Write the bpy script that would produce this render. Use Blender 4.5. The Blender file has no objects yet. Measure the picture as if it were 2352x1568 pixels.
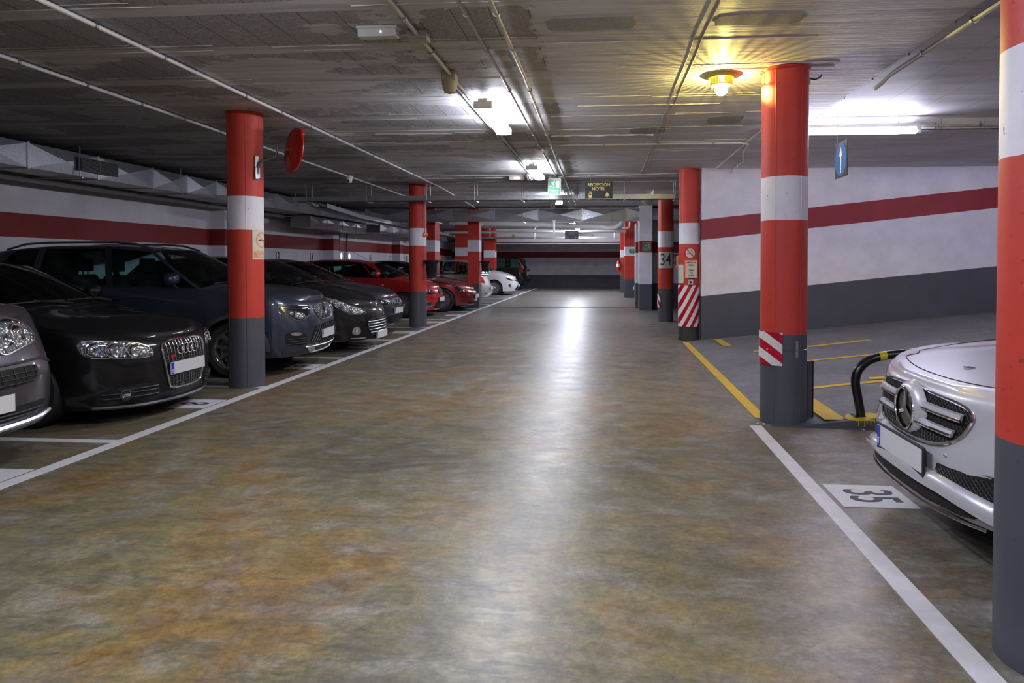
import bpy, bmesh, math, random
import numpy as np
from mathutils import Vector, Matrix
random.seed(7)
PI=math.pi
SC=bpy.context.scene
COL=SC.collection

# ------------------------------------------------------------------ materials
MATS={}
def newmat(name):
    m=bpy.data.materials.new(name); m.use_nodes=True
    nt=m.node_tree; nt.nodes.clear()
    out=nt.nodes.new('ShaderNodeOutputMaterial')
    MATS[name]=m
    return m,nt,out
def N(nt,t,**kw):
    n=nt.nodes.new(t)
    for k,v in kw.items(): setattr(n,k,v)
    return n
def L(nt,a,b): nt.links.new(a,b)
def setin(n,**kw):
    for k,v in kw.items():
        n.inputs[k.replace('_',' ')].default_value=v
def c4(c): return (c[0],c[1],c[2],1)
def math_(nt,op,a,b=None,c=None):
    n=N(nt,'ShaderNodeMath',operation=op)
    for i,x in enumerate((a,b,c)):
        if x is None: continue
        if isinstance(x,(int,float)): n.inputs[i].default_value=x
        else: L(nt,x,n.inputs[i])
    return n.outputs[0]
def mixc(nt,f,a,b,mode='MIX'):
    n=N(nt,'ShaderNodeMix',data_type='RGBA',blend_type=mode)
    for i,x in ((0,f),(6,a),(7,b)):
        if isinstance(x,(int,float)): n.inputs[i].default_value=x
        elif isinstance(x,(tuple,list)): n.inputs[i].default_value=c4(x)
        else: L(nt,x,n.inputs[i])
    return n.outputs[2]
def ramp(nt,fac,stops,interp='LINEAR'):
    n=N(nt,'ShaderNodeValToRGB'); cr=n.color_ramp; cr.interpolation=interp
    while len(cr.elements)<len(stops): cr.elements.new(0.5)
    for e,(p,c) in zip(cr.elements,stops):
        e.position=p; e.color=c4(c) if isinstance(c,(tuple,list)) else (c,c,c,1)
    L(nt,fac,n.inputs[0]); return n.outputs[0]
def noise(nt,vec,scale,detail=4,rough=.55,dist=0):
    n=N(nt,'ShaderNodeTexNoise'); setin(n,Scale=scale,Detail=detail,Roughness=rough,Distortion=dist)
    if vec is not None: L(nt,vec,n.inputs['Vector'])
    return n.outputs['Fac']
def mapping(nt,vec,scale=(1,1,1),loc=(0,0,0),rot=(0,0,0)):
    n=N(nt,'ShaderNodeMapping'); n.inputs['Scale'].default_value=scale; n.inputs['Location'].default_value=loc; n.inputs['Rotation'].default_value=rot
    L(nt,vec,n.inputs['Vector']); return n.outputs[0]
def pos(nt): return N(nt,'ShaderNodeNewGeometry').outputs['Position']
def bump(nt,h,strength=.3,dist=.01,nrm=None):
    n=N(nt,'ShaderNodeBump'); setin(n,Strength=strength,Distance=dist); L(nt,h,n.inputs['Height'])
    if nrm is not None: L(nt,nrm,n.inputs['Normal'])
    return n.outputs[0]
def bsdf(nt,out,**kw):
    b=N(nt,'ShaderNodeBsdfPrincipled')
    for k,v in kw.items():
        i=b.inputs[k.replace('_',' ')]
        if hasattr(v,'is_output') or isinstance(v,bpy.types.NodeSocket): L(nt,v,i)
        elif isinstance(v,(tuple,list)) and len(v)==3: i.default_value=c4(v)
        else: i.default_value=v
    L(nt,b.outputs[0],out.inputs[0]); return b
def simple(name,col,rough=.5,metal=0,coat=0,var=.12,vs=8,bumpy=0,**kw):
    if name in MATS: return MATS[name]
    m,nt,out=newmat(name)
    nz=noise(nt,N(nt,'ShaderNodeTexCoord').outputs['Object'],vs,3)
    f=math_(nt,'MULTIPLY_ADD',nz,var*2,1-var)
    c=mixc(nt,1.0,col,(1,1,1),'MULTIPLY')
    mm=N(nt,'ShaderNodeMix',data_type='RGBA',blend_type='MULTIPLY'); mm.inputs[0].default_value=1
    mm.inputs[6].default_value=c4(col); L(nt,f,mm.inputs[7])
    args=dict(Base_Color=mm.outputs[2],Roughness=rough,Metallic=metal,Coat_Weight=coat,Coat_Roughness=.04); args.update(kw)
    if bumpy: args['Normal']=bump(nt,noise(nt,None,60,3),bumpy,.004)
    bsdf(nt,out,**args); return m
def emis(name,col,strength):
    if name in MATS: return MATS[name]
    m,nt,out=newmat(name)
    e=N(nt,'ShaderNodeEmission'); setin(e,Strength=strength); e.inputs[0].default_value=c4(col); L(nt,e.outputs[0],out.inputs[0]); return m
def glassm(name,tint,gl=.05,refl=(1,1,1)):
    if name in MATS: return MATS[name]
    m,nt,out=newmat(name)
    t=N(nt,'ShaderNodeBsdfTransparent'); t.inputs[0].default_value=c4(tint)
    g=N(nt,'ShaderNodeBsdfGlossy'); g.inputs['Roughness'].default_value=gl; g.inputs[0].default_value=c4(refl)
    fr=N(nt,'ShaderNodeFresnel'); fr.inputs[0].default_value=1.5
    mx=N(nt,'ShaderNodeMixShader'); L(nt,fr.outputs[0],mx.inputs[0]); L(nt,t.outputs[0],mx.inputs[1]); L(nt,g.outputs[0],mx.inputs[2]); L(nt,mx.outputs[0],out.inputs[0]); return m

RED=(.56,.045,.028); WHT=(.80,.78,.86); DK=(.075,.078,.10); DKC=(.075,.077,.098); WRED=(.25,.017,.016)
def bandmat(name,stops,slope=0,x0=0,rough=.55,chips=1.0,white=WHT,spots=0.0):
    """painted concrete: constant colour bands by height above the (possibly sloping) floor"""
    m,nt,out=newmat(name)
    p=pos(nt); s=N(nt,'ShaderNodeSeparateXYZ'); L(nt,p,s.inputs[0])
    z=s.outputs[2]
    if slope: z=math_(nt,'SUBTRACT',z,math_(nt,'MULTIPLY',math_(nt,'SUBTRACT',s.outputs[0],x0),slope))
    z=math_(nt,'ADD',z,math_(nt,'MULTIPLY',math_(nt,'SUBTRACT',noise(nt,p,14,4),.5),.008))
    f=math_(nt,'DIVIDE',z,4.0)
    st=[(0.0,stops[0][1])]+[(h/4.0,c) for h,c in stops[1:]]
    base=ramp(nt,f,st,'CONSTANT')
    n1=noise(nt,p,2.2,5,.6); base=mixc(nt,1.0,base,ramp(nt,n1,[(.3,.86),(.7,1.05)]),'MULTIPLY')
    n2=noise(nt,mapping(nt,p,(9,9,5)),1.6,6,.7)
    # chipped specks and scuffs in the paint, mostly low down
    low=ramp(nt,f,[(0,1),(.25,.7),(.5,.15),(1,.1)])
    chip=math_(nt,'GREATER_THAN',math_(nt,'ADD',n2,math_(nt,'MULTIPLY',low,.03*chips)),.735)
    base=mixc(nt,chip,base,(.42,.40,.38))
    pit=math_(nt,'GREATER_THAN',noise(nt,mapping(nt,p,(34,34,34)),1,1,.5),.745 if chips>=.9 else .86)
    base=mixc(nt,math_(nt,'MULTIPLY',pit,.6),base,(.05,.03,.03))
    h=math_(nt,'ADD',noise(nt,p,45,4,.7),math_(nt,'MULTIPLY',pit,-1.2))
    h=math_(nt,'ADD',h,math_(nt,'MULTIPLY',chip,-1))
    bsdf(nt,out,Base_Color=base,Roughness=rough,Normal=bump(nt,h,.22,.004)); return m

STD=[(0,DK),(.77,RED),(1.765,WHT),(2.137,RED)]
M={}
M['col']=bandmat('column paint',STD)
M['col2']=bandmat('square column paint',[(0,DK),(.75,RED),(1.735,WHT),(2.095,RED)])
M['col3']=bandmat('far column paint',[(0,DK),(.75,RED),(1.655,WHT),(1.985,RED)])
M['col4']=bandmat('lower banded column paint',[(0,DK),(.72,RED),(1.66,WHT),(2.02,RED)])
M['wall']=bandmat('wall paint left',[(0,DK),(.77,WHT),(1.78,WRED),(2.135,WHT)],chips=.3)
M['wallfar']=bandmat('wall paint far',[(0,DKC),(.713,WHT),(1.67,WRED),(2.013,WHT)],chips=.2)
M['wallg']=bandmat('wall paint right',[(0,DK),(.757,WHT),(1.695,WRED),(2.042,WHT)],chips=.6)
M['wallr']=bandmat('wall paint ramp',[(0,DKC),(.785,WHT),(1.795,(.30,.018,.028)),(2.15,WHT)],slope=.1075,x0=1.65,chips=.2)
M['cream']=simple('white paint',(.62,.60,.60),.6,var=.06)
M['pipe']=simple('painted conduit',(.50,.49,.46),.45,var=.12)
M['pipec']=simple('cream conduit',(.50,.48,.40),.45,var=.12)
M['pvc']=simple('grey pvc pipe',(.74,.73,.73),.35,var=.06)
M['black']=simple('black plastic',(.012,.012,.014),.45)
M['rubber']=simple('tyre rubber',(.016,.016,.018),.7,bumpy=.2)
M['dark']=simple('dark cavity',(.006,.006,.007),.85)
M['chrome']=simple('chrome',(.82,.82,.84),.10,1,var=.03)
M['satin']=simple('satin silver',(.62,.63,.66),.28,1,var=.05)
M['steel']=simple('zinc steel',(.42,.44,.46),.35,1,var=.15)
M['galv']=None
M['alloy']=simple('alloy',(.55,.56,.58),.28,.9,var=.04)
M['alloyd']=simple('dark alloy',(.10,.10,.11),.3,.8,var=.04)
M['white']=simple('white enamel',(.72,.72,.72),.4,var=.03)
M['plate']=simple('plate white',(.66,.67,.70),.35,var=.02)
M['blue']=simple('plate blue',(.01,.03,.42),.4)
M['gold']=simple('sign gold',(.62,.50,.16),.5)
M['signblack']=simple('sign black',(.018,.018,.022),.45)
M['signblue']=simple('sign blue',(.015,.10,.55),.4)
M['signgreen']=simple('sign green',(.0,.30,.13),.4)
M['paper']=simple('paper',(.62,.60,.54),.7,var=.03)
M['ink']=simple('ink',(.02,.02,.025),.7)
M['redp']=simple('red plastic',(.42,.015,.012),.35)
M['redgl']=simple('red gloss',(.5,.0,.02),.3,coat=.4)
M['orange']=simple('orange plastic',(.85,.20,.01),.35)
M['yellow']=simple('yellow paint',(.62,.40,.03),.6,var=.25,vs=14)
M['whitel']=simple('white road paint',(.70,.69,.71),.55,var=.18,vs=9)
M['green']=simple('green floor paint',(.01,.13,.06),.35,var=.25)
M['fabric']=simple('seat fabric',(.02,.021,.024),.9)
M['glass']=glassm('car glass',(.50,.74,.72))
M['wind']=glassm('windscreen',(.5,.6,.6))
m,nt,out=newmat('lamp interior')
vo=N(nt,'ShaderNodeTexVoronoi'); setin(vo,Scale=38); L(nt,N(nt,'ShaderNodeTexCoord').outputs['Object'],vo.inputs['Vector'])
bsdf(nt,out,Base_Color=(.78,.80,.84),Metallic=.85,Roughness=.22,Normal=bump(nt,vo.outputs['Distance'],.9,.02)); M['lampin']=m
M['lens']=glassm('lamp lens',(.9,.92,.95),.03)
M['smoke']=glassm('smoked lens',(.3,.3,.33),.03)
M['taillens']=simple('tail lens red',(.45,.008,.008),.15,coat=1)
M['bag']=simple('bin bag',(.01,.01,.012),.25,bumpy=.6)
M['wood']=simple('cork',(.42,.24,.09),.8,var=.3)
M['stencil']=simple('stencil paint',(.04,.04,.05),.6,var=.3,vs=20)

# galvanised sheet with spangle
m,nt,out=newmat('galvanised sheet')
v=N(nt,'ShaderNodeTexVoronoi'); setin(v,Scale=110); L(nt,N(nt,'ShaderNodeTexCoord').outputs['Object'],v.inputs['Vector'])
g=N(nt,'ShaderNodeSeparateColor'); L(nt,v.outputs['Color'],g.inputs[0])
bsdf(nt,out,Base_Color=ramp(nt,g.outputs[0],[(0,(.36,.38,.41)),(1,(.52,.54,.58))]),Metallic=.9,Roughness=ramp(nt,g.outputs[1],[(0,.28),(1,.48)]))
M['galv']=m

def paint(name,col,metal=.35,rough=.32,coat=1.0,spec=.5):
    if name in MATS: return MATS[name]
    m,nt,out=newmat(name)
    tc=N(nt,'ShaderNodeTexCoord').outputs['Object']
    n=noise(nt,tc,900,1)
    c=mixc(nt,n,tuple(x*(1-.25) for x in col),tuple(min(1,x*(1+.25)) for x in col))
    bsdf(nt,out,Base_Color=c,Metallic=metal,Roughness=rough,Coat_Weight=coat,Coat_Roughness=.03,Coat_IOR=1.5,Specular_IOR_Level=spec); return m

# floor: polished stained concrete
m,nt,out=newmat('polished concrete floor')
p=pos(nt)
w=N(nt,'ShaderNodeTexNoise'); setin(w,Scale=.55,Detail=5,Roughness=.6); L(nt,p,w.inputs['Vector'])
sh=N(nt,'ShaderNodeVectorMath',operation='SCALE'); L(nt,w.outputs['Color'],sh.inputs[0]); sh.inputs[3].default_value=.55
av=N(nt,'ShaderNodeVectorMath',operation='ADD'); L(nt,p,av.inputs[0]); L(nt,sh.outputs[0],av.inputs[1]); pw=av.outputs[0]
n1=noise(nt,pw,.9,8,.66); n2=noise(nt,mapping(nt,pw,(1,1.6,1)),3.1,8,.7); n3=noise(nt,p,30,8,.8)
sp=N(nt,'ShaderNodeSeparateXYZ'); L(nt,p,sp.inputs[0])
ochre=ramp(nt,n1,[(.30,(.100,.093,.063)),(.43,(.165,.146,.082)),(.52,(.222,.176,.076)),(.60,(.235,.142,.046)),(.74,(.185,.165,.112))])
grey=ramp(nt,n2,[(.3,(.105,.098,.094)),(.5,(.175,.162,.145)),(.7,(.27,.255,.228))])
far=ramp(nt,math_(nt,'DIVIDE',sp.outputs[1],30),[(.05,.0),(.3,.35),(.65,.95)])
side=ramp(nt,math_(nt,'DIVIDE',math_(nt,'ADD',sp.outputs[0],9),12),[(.30,1.0),(.48,.0),(.78,.15),(.9,.75)])
fm=math_(nt,'MAXIMUM',far,side)
fm=math_(nt,'ADD',fm,math_(nt,'MULTIPLY',math_(nt,'SUBTRACT',n2,.47),3.2))
fmc=N(nt,'ShaderNodeClamp'); L(nt,fm,fmc.inputs[0])
base=mixc(nt,fmc.outputs[0],ochre,grey)
base=mixc(nt,1.0,base,ramp(nt,n3,[(.34,.62),(.60,1.22)]),'MULTIPLY')
n4=noise(nt,mapping(nt,pw,(1,1,1)),6.5,9,.75)
base=mixc(nt,1.0,base,ramp(nt,n4,[(.36,.70),(.5,.98),(.60,1.22)]),'MULTIPLY')
spot=math_(nt,'GREATER_THAN',noise(nt,mapping(nt,pw,(3,3,3)),1.7,3,.5),.80)
base=mixc(nt,math_(nt,'MULTIPLY',spot,.7),base,(.05,.045,.04))
scr=noise(nt,mapping(nt,p,(2,11,1),rot=(0,0,.5)),3,6,.75)
scrw=noise(nt,mapping(nt,pw,(1.2,7,1),rot=(0,0,-.9)),2.2,7,.75)
base=mixc(nt,ramp(nt,scrw,[(.52,0.0),(.66,.62)]),base,(.075,.07,.06))
rg=math_(nt,'ADD',ramp(nt,scr,[(.3,.29),(.7,.43)]),math_(nt,'MULTIPLY',math_(nt,'SUBTRACT',n2,.5),.30))
h=math_(nt,'ADD',math_(nt,'MULTIPLY',noise(nt,p,9,6,.7),.7),math_(nt,'MULTIPLY',scr,.5))
bsdf(nt,out,Base_Color=base,Roughness=rg,Specular_IOR_Level=.62,Normal=bump(nt,h,.14,.012))
M['floor']=m

# ramp concrete, ribbed
m,nt,out=newmat('ramp concrete')
p=pos(nt); n1=noise(nt,p,1.4,7,.65); n2=noise(nt,p,22,6,.75)
base=mixc(nt,1.0,ramp(nt,n1,[(.3,(.125,.12,.125)),(.7,(.21,.20,.205))]),ramp(nt,n2,[(.3,.7),(.65,1.15)]),'MULTIPLY')
wv=N(nt,'ShaderNodeTexWave',bands_direction='X'); setin(wv,Scale=14,Distortion=1.5,Detail=2); L(nt,p,wv.inputs['Vector'])
bsdf(nt,out,Base_Color=base,Roughness=.62,Normal=bump(nt,math_(nt,'ADD',n2,math_(nt,'MULTIPLY',wv.outputs['Fac'],.35)),.35,.01))
M['ramp']=m

# ceiling: board-marked concrete ribs with rough infill blocks
def ceilmat(name,rough_on=True,tint=(.61,.60,.62)):
    m,nt,out=newmat(name)
    p=pos(nt); s=N(nt,'ShaderNodeSeparateXYZ'); L(nt,p,s.inputs[0]); X,Y=s.outputs[0],s.outputs[1]
    wob=noise(nt,mapping(nt,p,(.9,.9,.9)),1.6,4)
    nn=noise(nt,p,5,6,.7)
    streak=noise(nt,mapping(nt,p,(.3,5,1)),2.0,6,.70)
    ph=math_(nt,'FRACT',math_(nt,'ADD',math_(nt,'DIVIDE',Y,.86),math_(nt,'MULTIPLY',wob,.04)))
    rib=math_(nt,'LESS_THAN',ph,.22)
    inx=math_(nt,'MULTIPLY',math_(nt,'LESS_THAN',math_(nt,'ADD',X,math_(nt,'MULTIPLY',nn,.5)),-.25),1.0)
    big=noise(nt,mapping(nt,p,(.55,.9,1)),1.5,3)
    mask=math_(nt,'GREATER_THAN',math_(nt,'ADD',big,math_(nt,'MULTIPLY',math_(nt,'SUBTRACT',nn,.5),.35)),.485)
    blk=math_(nt,'MULTIPLY',math_(nt,'MULTIPLY',inx,mask),math_(nt,'SUBTRACT',1.0,rib))
    if not rough_on:
        blk=math_(nt,'MULTIPLY',blk,0.0); streak=noise(nt,mapping(nt,p,(.5,2,1)),1.5,4,.6)
    fine=noise(nt,p,70,3,.75)
    joint=math_(nt,'MULTIPLY',math_(nt,'LESS_THAN',math_(nt,'FRACT',math_(nt,'DIVIDE',X,.26)),.03),blk)
    edge=math_(nt,'LESS_THAN',math_(nt,'ABSOLUTE',math_(nt,'SUBTRACT',ph,.22)),.012)
    edge=math_(nt,'MULTIPLY',edge,math_(nt,'GREATER_THAN',noise(nt,mapping(nt,p,(1.2,.3,1)),1.5,3),.48))
    base=mixc(nt,1.0,tint,ramp(nt,streak,[(.25,.70),(.6,1.12)]),'MULTIPLY')
    base=mixc(nt,blk,base,mixc(nt,1.0,tuple(t*.66 for t in tint),ramp(nt,fine,[(.3,.55),(.7,1.45)]),'MULTIPLY'))
    base=mixc(nt,math_(nt,'MULTIPLY',joint,.8),base,(.05,.05,.05))
    if not rough_on:
        edge=math_(nt,'MAXIMUM',math_(nt,'LESS_THAN',math_(nt,'FRACT',math_(nt,'DIVIDE',X,.5)),.012),math_(nt,'LESS_THAN',math_(nt,'FRACT',math_(nt,'DIVIDE',Y,2.45)),.003))
    base=mixc(nt,math_(nt,'MULTIPLY',edge,.55),base,(.62,.62,.62) if rough_on else (.06,.06,.07))
    h=math_(nt,'ADD',math_(nt,'MULTIPLY',streak,1.6),math_(nt,'MULTIPLY',blk,math_(nt,'MULTIPLY_ADD',fine,.8,-1.0)))
    h=math_(nt,'ADD',h,math_(nt,'MULTIPLY',nn,.5))
    h=math_(nt,'SUBTRACT',h,math_(nt,'MULTIPLY',joint,1.5))
    h=math_(nt,'SUBTRACT',h,math_(nt,'MULTIPLY',edge,1.2))
    bsdf(nt,out,Base_Color=base,Roughness=.6,Normal=bump(nt,h,.85 if rough_on else .25,.016)); return m
M['ceil']=ceilmat('formwork concrete ceiling')
M['ceilr']=ceilmat('ramp ceiling',False,(.60,.59,.61))

def stripes(name,w=.16,ang=.9,axis='XZ',a=(.72,.72,.72),b=(.42,.0,.02)):
    m,nt,out=newmat(name)
    tc=N(nt,'ShaderNodeTexCoord').outputs['Object']; s=N(nt,'ShaderNodeSeparateXYZ'); L(nt,tc,s.inputs[0])
    u=s.outputs[0] if axis[0]=='X' else s.outputs[1]
    d=math_(nt,'ADD',math_(nt,'MULTIPLY',u,math.cos(ang)),math_(nt,'MULTIPLY',s.outputs[2],math.sin(ang)))
    f=math_(nt,'LESS_THAN',math_(nt,'FRACT',math_(nt,'DIVIDE',d,w)),.5)
    bsdf(nt,out,Base_Color=mixc(nt,f,a,b),Roughness=.3); return m

# ------------------------------------------------------------------ mesh helpers
class MB:
    def __init__(s): s.v=[]; s.f=[]; s.m=[]
    def add(s,vs,fs,mi=0):
        o=len(s.v); s.v+= [tuple(map(float,v)) for v in vs]; s.f+=[tuple(o+i for i in f) for f in fs]; s.m+=[mi]*len(fs); return s
    def box(s,x0,x1,y0,y1,z0,z1,mi=0):
        vs=[(x,y,z) for z in (z0,z1) for y in (y0,y1) for x in (x0,x1)]
        return s.add(vs,[(0,2,3,1),(4,5,7,6),(0,1,5,4),(2,6,7,3),(0,4,6,2),(1,3,7,5)],mi)
    def grid(s,P,mi=0,closeu=False,flip=False):
        n=len(P); k=len(P[0]); vs=[p for r in P for p in r]; fs=[]
        for i in range(n if closeu else n-1):
            for j in range(k-1):
                a=i*k+j; b=((i+1)%n)*k+j; f=(a,b,b+1,a+1); fs.append(f[::-1] if flip else f)
        return s.add(vs,fs,mi)
    def tube(s,pts,r,n=10,mi=0,caps=True,closed=False):
        pts=[Vector(p) for p in pts]; m=len(pts); rings=[]
        up=None
        for i,p in enumerate(pts):
            if closed: t=(pts[(i+1)%m]-pts[i-1])
            else: t=(pts[min(i+1,m-1)]-pts[max(i-1,0)])
            if t.length<1e-9: t=Vector((1,0,0))
            t.normalize()
            if up is None:
                up=Vector((0,0,1)) if abs(t.z)<.9 else Vector((1,0,0))
            a=t.cross(up)
            if a.length<1e-6: a=t.cross(Vector((0,1,0)))
            a.normalize(); b=a.cross(t).normalized(); up=b
            rr=r[i] if isinstance(r,(list,tuple)) else r
            rings.append([p+(a*math.cos(2*PI*k/n)+b*math.sin(2*PI*k/n))*rr for k in range(n)])
        o=len(s.v)
        vs=[q for R in rings for q in R]; fs=[]
        for i in range(m if closed else m-1):
            for k in range(n):
                a=i*n+k; b=i*n+(k+1)%n; c=((i+1)%m)*n+(k+1)%n; d=((i+1)%m)*n+k; fs.append((a,b,c,d))
        if caps and not closed: fs.append(tuple(range(n))[::-1]); fs.append(tuple((m-1)*n+k for k in range(n)))
        return s.add(vs,fs,mi)
    def lathe(s,prof,c=(0,0,0),axis=(0,0,1),n=24,mi=0):
        ax=Vector(axis).normalized(); a=ax.orthogonal().normalized(); b=ax.cross(a); c=Vector(c)
        P=[[c+ax*h+(a*math.cos(2*PI*k/n)+b*math.sin(2*PI*k/n))*r for r,h in prof] for k in range(n)]
        return s.grid(P,mi,closeu=True)
    def prism(s,poly,f0,f1,mi=0):
        """poly: list of 2D points; f0,f1 map 2D->3D for the two faces"""
        n=len(poly); vs=[f0(p) for p in poly]+[f1(p) for p in poly]
        fs=[tuple(range(n))[::-1],tuple(range(n,2*n))]+[(i,(i+1)%n,n+(i+1)%n,n+i) for i in range(n)]
        return s.add(vs,fs,mi)
    def each(s,name,mats,parent=None,**kw):
        """every connected piece becomes a part of its own"""
        pa=list(range(len(s.v)))
        def fd(a):
            while pa[a]!=a: pa[a]=pa[pa[a]]; a=pa[a]
            return a
        key={}
        for i,v in enumerate(s.v):
            k=(round(v[0],5),round(v[1],5),round(v[2],5))
            if k in key: pa[fd(i)]=fd(key[k])
            else: key[k]=i
        for f in s.f:
            for q in f[1:]: pa[fd(q)]=fd(f[0])
        gr={}
        for f in s.f: gr.setdefault(fd(f[0]),[]).append(f)
        for fs in gr.values():
            ids=sorted({q for f in fs for q in f}); mp={q:i for i,q in enumerate(ids)}
            o=MB(); o.add([s.v[q] for q in ids],[tuple(mp[q] for q in f) for f in fs]); o.build(name,mats,parent,**kw)
    def build(s,name,mats,parent=None,smooth=True,angle=38,loc=None,rot=None,label=None,bevel=0):
        me=bpy.data.meshes.new(name); me.from_pydata(s.v,[],s.f); me.update()
        if not isinstance(mats,(list,tuple)): mats=[mats]
        for m in mats: me.materials.append(m)
        if max(s.m,default=0)>0: me.polygons.foreach_set('material_index',s.m)
        bm=bmesh.new(); bm.from_mesh(me); bmesh.ops.remove_doubles(bm,verts=bm.verts,dist=1e-5)
        bmesh.ops.recalc_face_normals(bm,faces=bm.faces); bm.to_mesh(me); bm.free()
        if smooth:
            me.polygons.foreach_set('use_smooth',[True]*len(me.polygons)); me.set_sharp_from_angle(angle=math.radians(angle))
        o=bpy.data.objects.new(name,me); COL.objects.link(o)
        if parent: o.parent=parent
        if loc: o.location=loc
        if rot: o.rotation_euler=rot
        if label: o['label']=label
        if bevel:
            b=o.modifiers.new('edge','BEVEL'); b.width=bevel; b.segments=2; b.limit_method='ANGLE'
        return o
def box(name,x0,x1,y0,y1,z0,z1,mat,parent=None,bevel=0,**kw):
    return MB().box(x0,x1,y0,y1,z0,z1).build(name,mat,parent,smooth=bool(bevel),bevel=bevel,**kw)
def tag(o,label=None,cat=None,group=None,kind=None):
    if label: o['label']=label
    if cat: o['category']=cat
    if group: o['group']=group
    if kind: o['kind']=kind
    return o
def thing(name,label,cat,loc=(0,0,0),rot=0,group=None):
    o=bpy.data.objects.new(name,None); COL.objects.link(o); o.location=loc; o.rotation_euler=(0,0,rot); o.empty_display_size=.1
    return tag(o,label,cat,group)
def copy_tree(o,parent=None):
    c=o.copy(); COL.objects.link(c); c.parent=parent
    for ch in list(o.children): copy_tree(ch,c)
    return c
def textmesh(txt,size,sx=1.0,bold=0.0,align='CENTER',depth=.0015):
    cu=bpy.data.curves.new('t','FONT'); cu.body=txt; cu.size=size; cu.align_x=align; cu.align_y='CENTER'; cu.extrude=depth; cu.offset=bold
    o=bpy.data.objects.new('t',cu); COL.objects.link(o); bpy.context.view_layer.update()
    me=bpy.data.meshes.new_from_object(o); bpy.data.objects.remove(o); bpy.data.curves.remove(cu)
    for v in me.vertices: v.co.x*=sx
    return me
def text(name,txt,size,mat,parent,loc,rot,sx=1.0,bold=0.0,align='CENTER',depth=.0015,label=None):
    me=textmesh(txt,size,sx,bold,align,depth); me.materials.clear(); me.materials.append(mat)
    o=bpy.data.objects.new(name,me); COL.objects.link(o); o.parent=parent; o.location=loc; o.rotation_euler=rot
    if label: o['label']=label
    return o
FRONT=(PI/2,0,0)     # text facing the camera side (-Y)
def pchip(pts):
    x=np.array([p[0] for p in pts],float); y=np.array([p[1] for p in pts],float)
    h=np.diff(x); d=np.diff(y)/h; n=len(x); m=np.zeros(n)
    for i in range(1,n-1):
        if d[i-1]*d[i]>0:
            w1=2*h[i]+h[i-1]; w2=h[i]+2*h[i-1]; m[i]=(w1+w2)/(w1/d[i-1]+w2/d[i])
    m[0]=d[0]; m[-1]=d[-1]
    def f(t):
        t=min(max(t,x[0]),x[-1]); i=min(int(np.searchsorted(x,t,side='right'))-1,n-2); i=max(i,0)
        u=(t-x[i])/h[i]
        return float((2*u**3-3*u**2+1)*y[i]+(u**3-2*u**2+u)*h[i]*m[i]+(-2*u**3+3*u**2)*y[i+1]+(u**3-u**2)*h[i]*m[i+1])
    return f
# ------------------------------------------------------------------ cars
def smooth_poly(poly,it=2,keep=()):
    for _ in range(it):
        out=[];n=len(poly)
        for i in range(n):
            a=poly[i]; b=poly[(i+1)%n]
            out.append((a[0]*.78+b[0]*.22,a[1]*.78+b[1]*.22)); out.append((a[0]*.22+b[0]*.78,a[1]*.22+b[1]*.78))
        poly=out
    return poly
def inside(poly,s,z):
    c=False;n=len(poly)
    for i in range(n):
        (x1,y1),(x2,y2)=poly[i],poly[(i+1)%n]
        if (y1>z)!=(y2>z) and s<(x2-x1)*(z-y1)/(y2-y1)+x1: c=not c
    return c
def scan(poly,z):
    xs=[];n=len(poly)
    for i in range(n):
        (x1,y1),(x2,y2)=poly[i],poly[(i+1)%n]
        if (y1>z)!=(y2>z): xs.append((x2-x1)*(z-y1)/(y2-y1)+x1)
    return (min(xs),max(xs)) if len(xs)>1 else None

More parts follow.
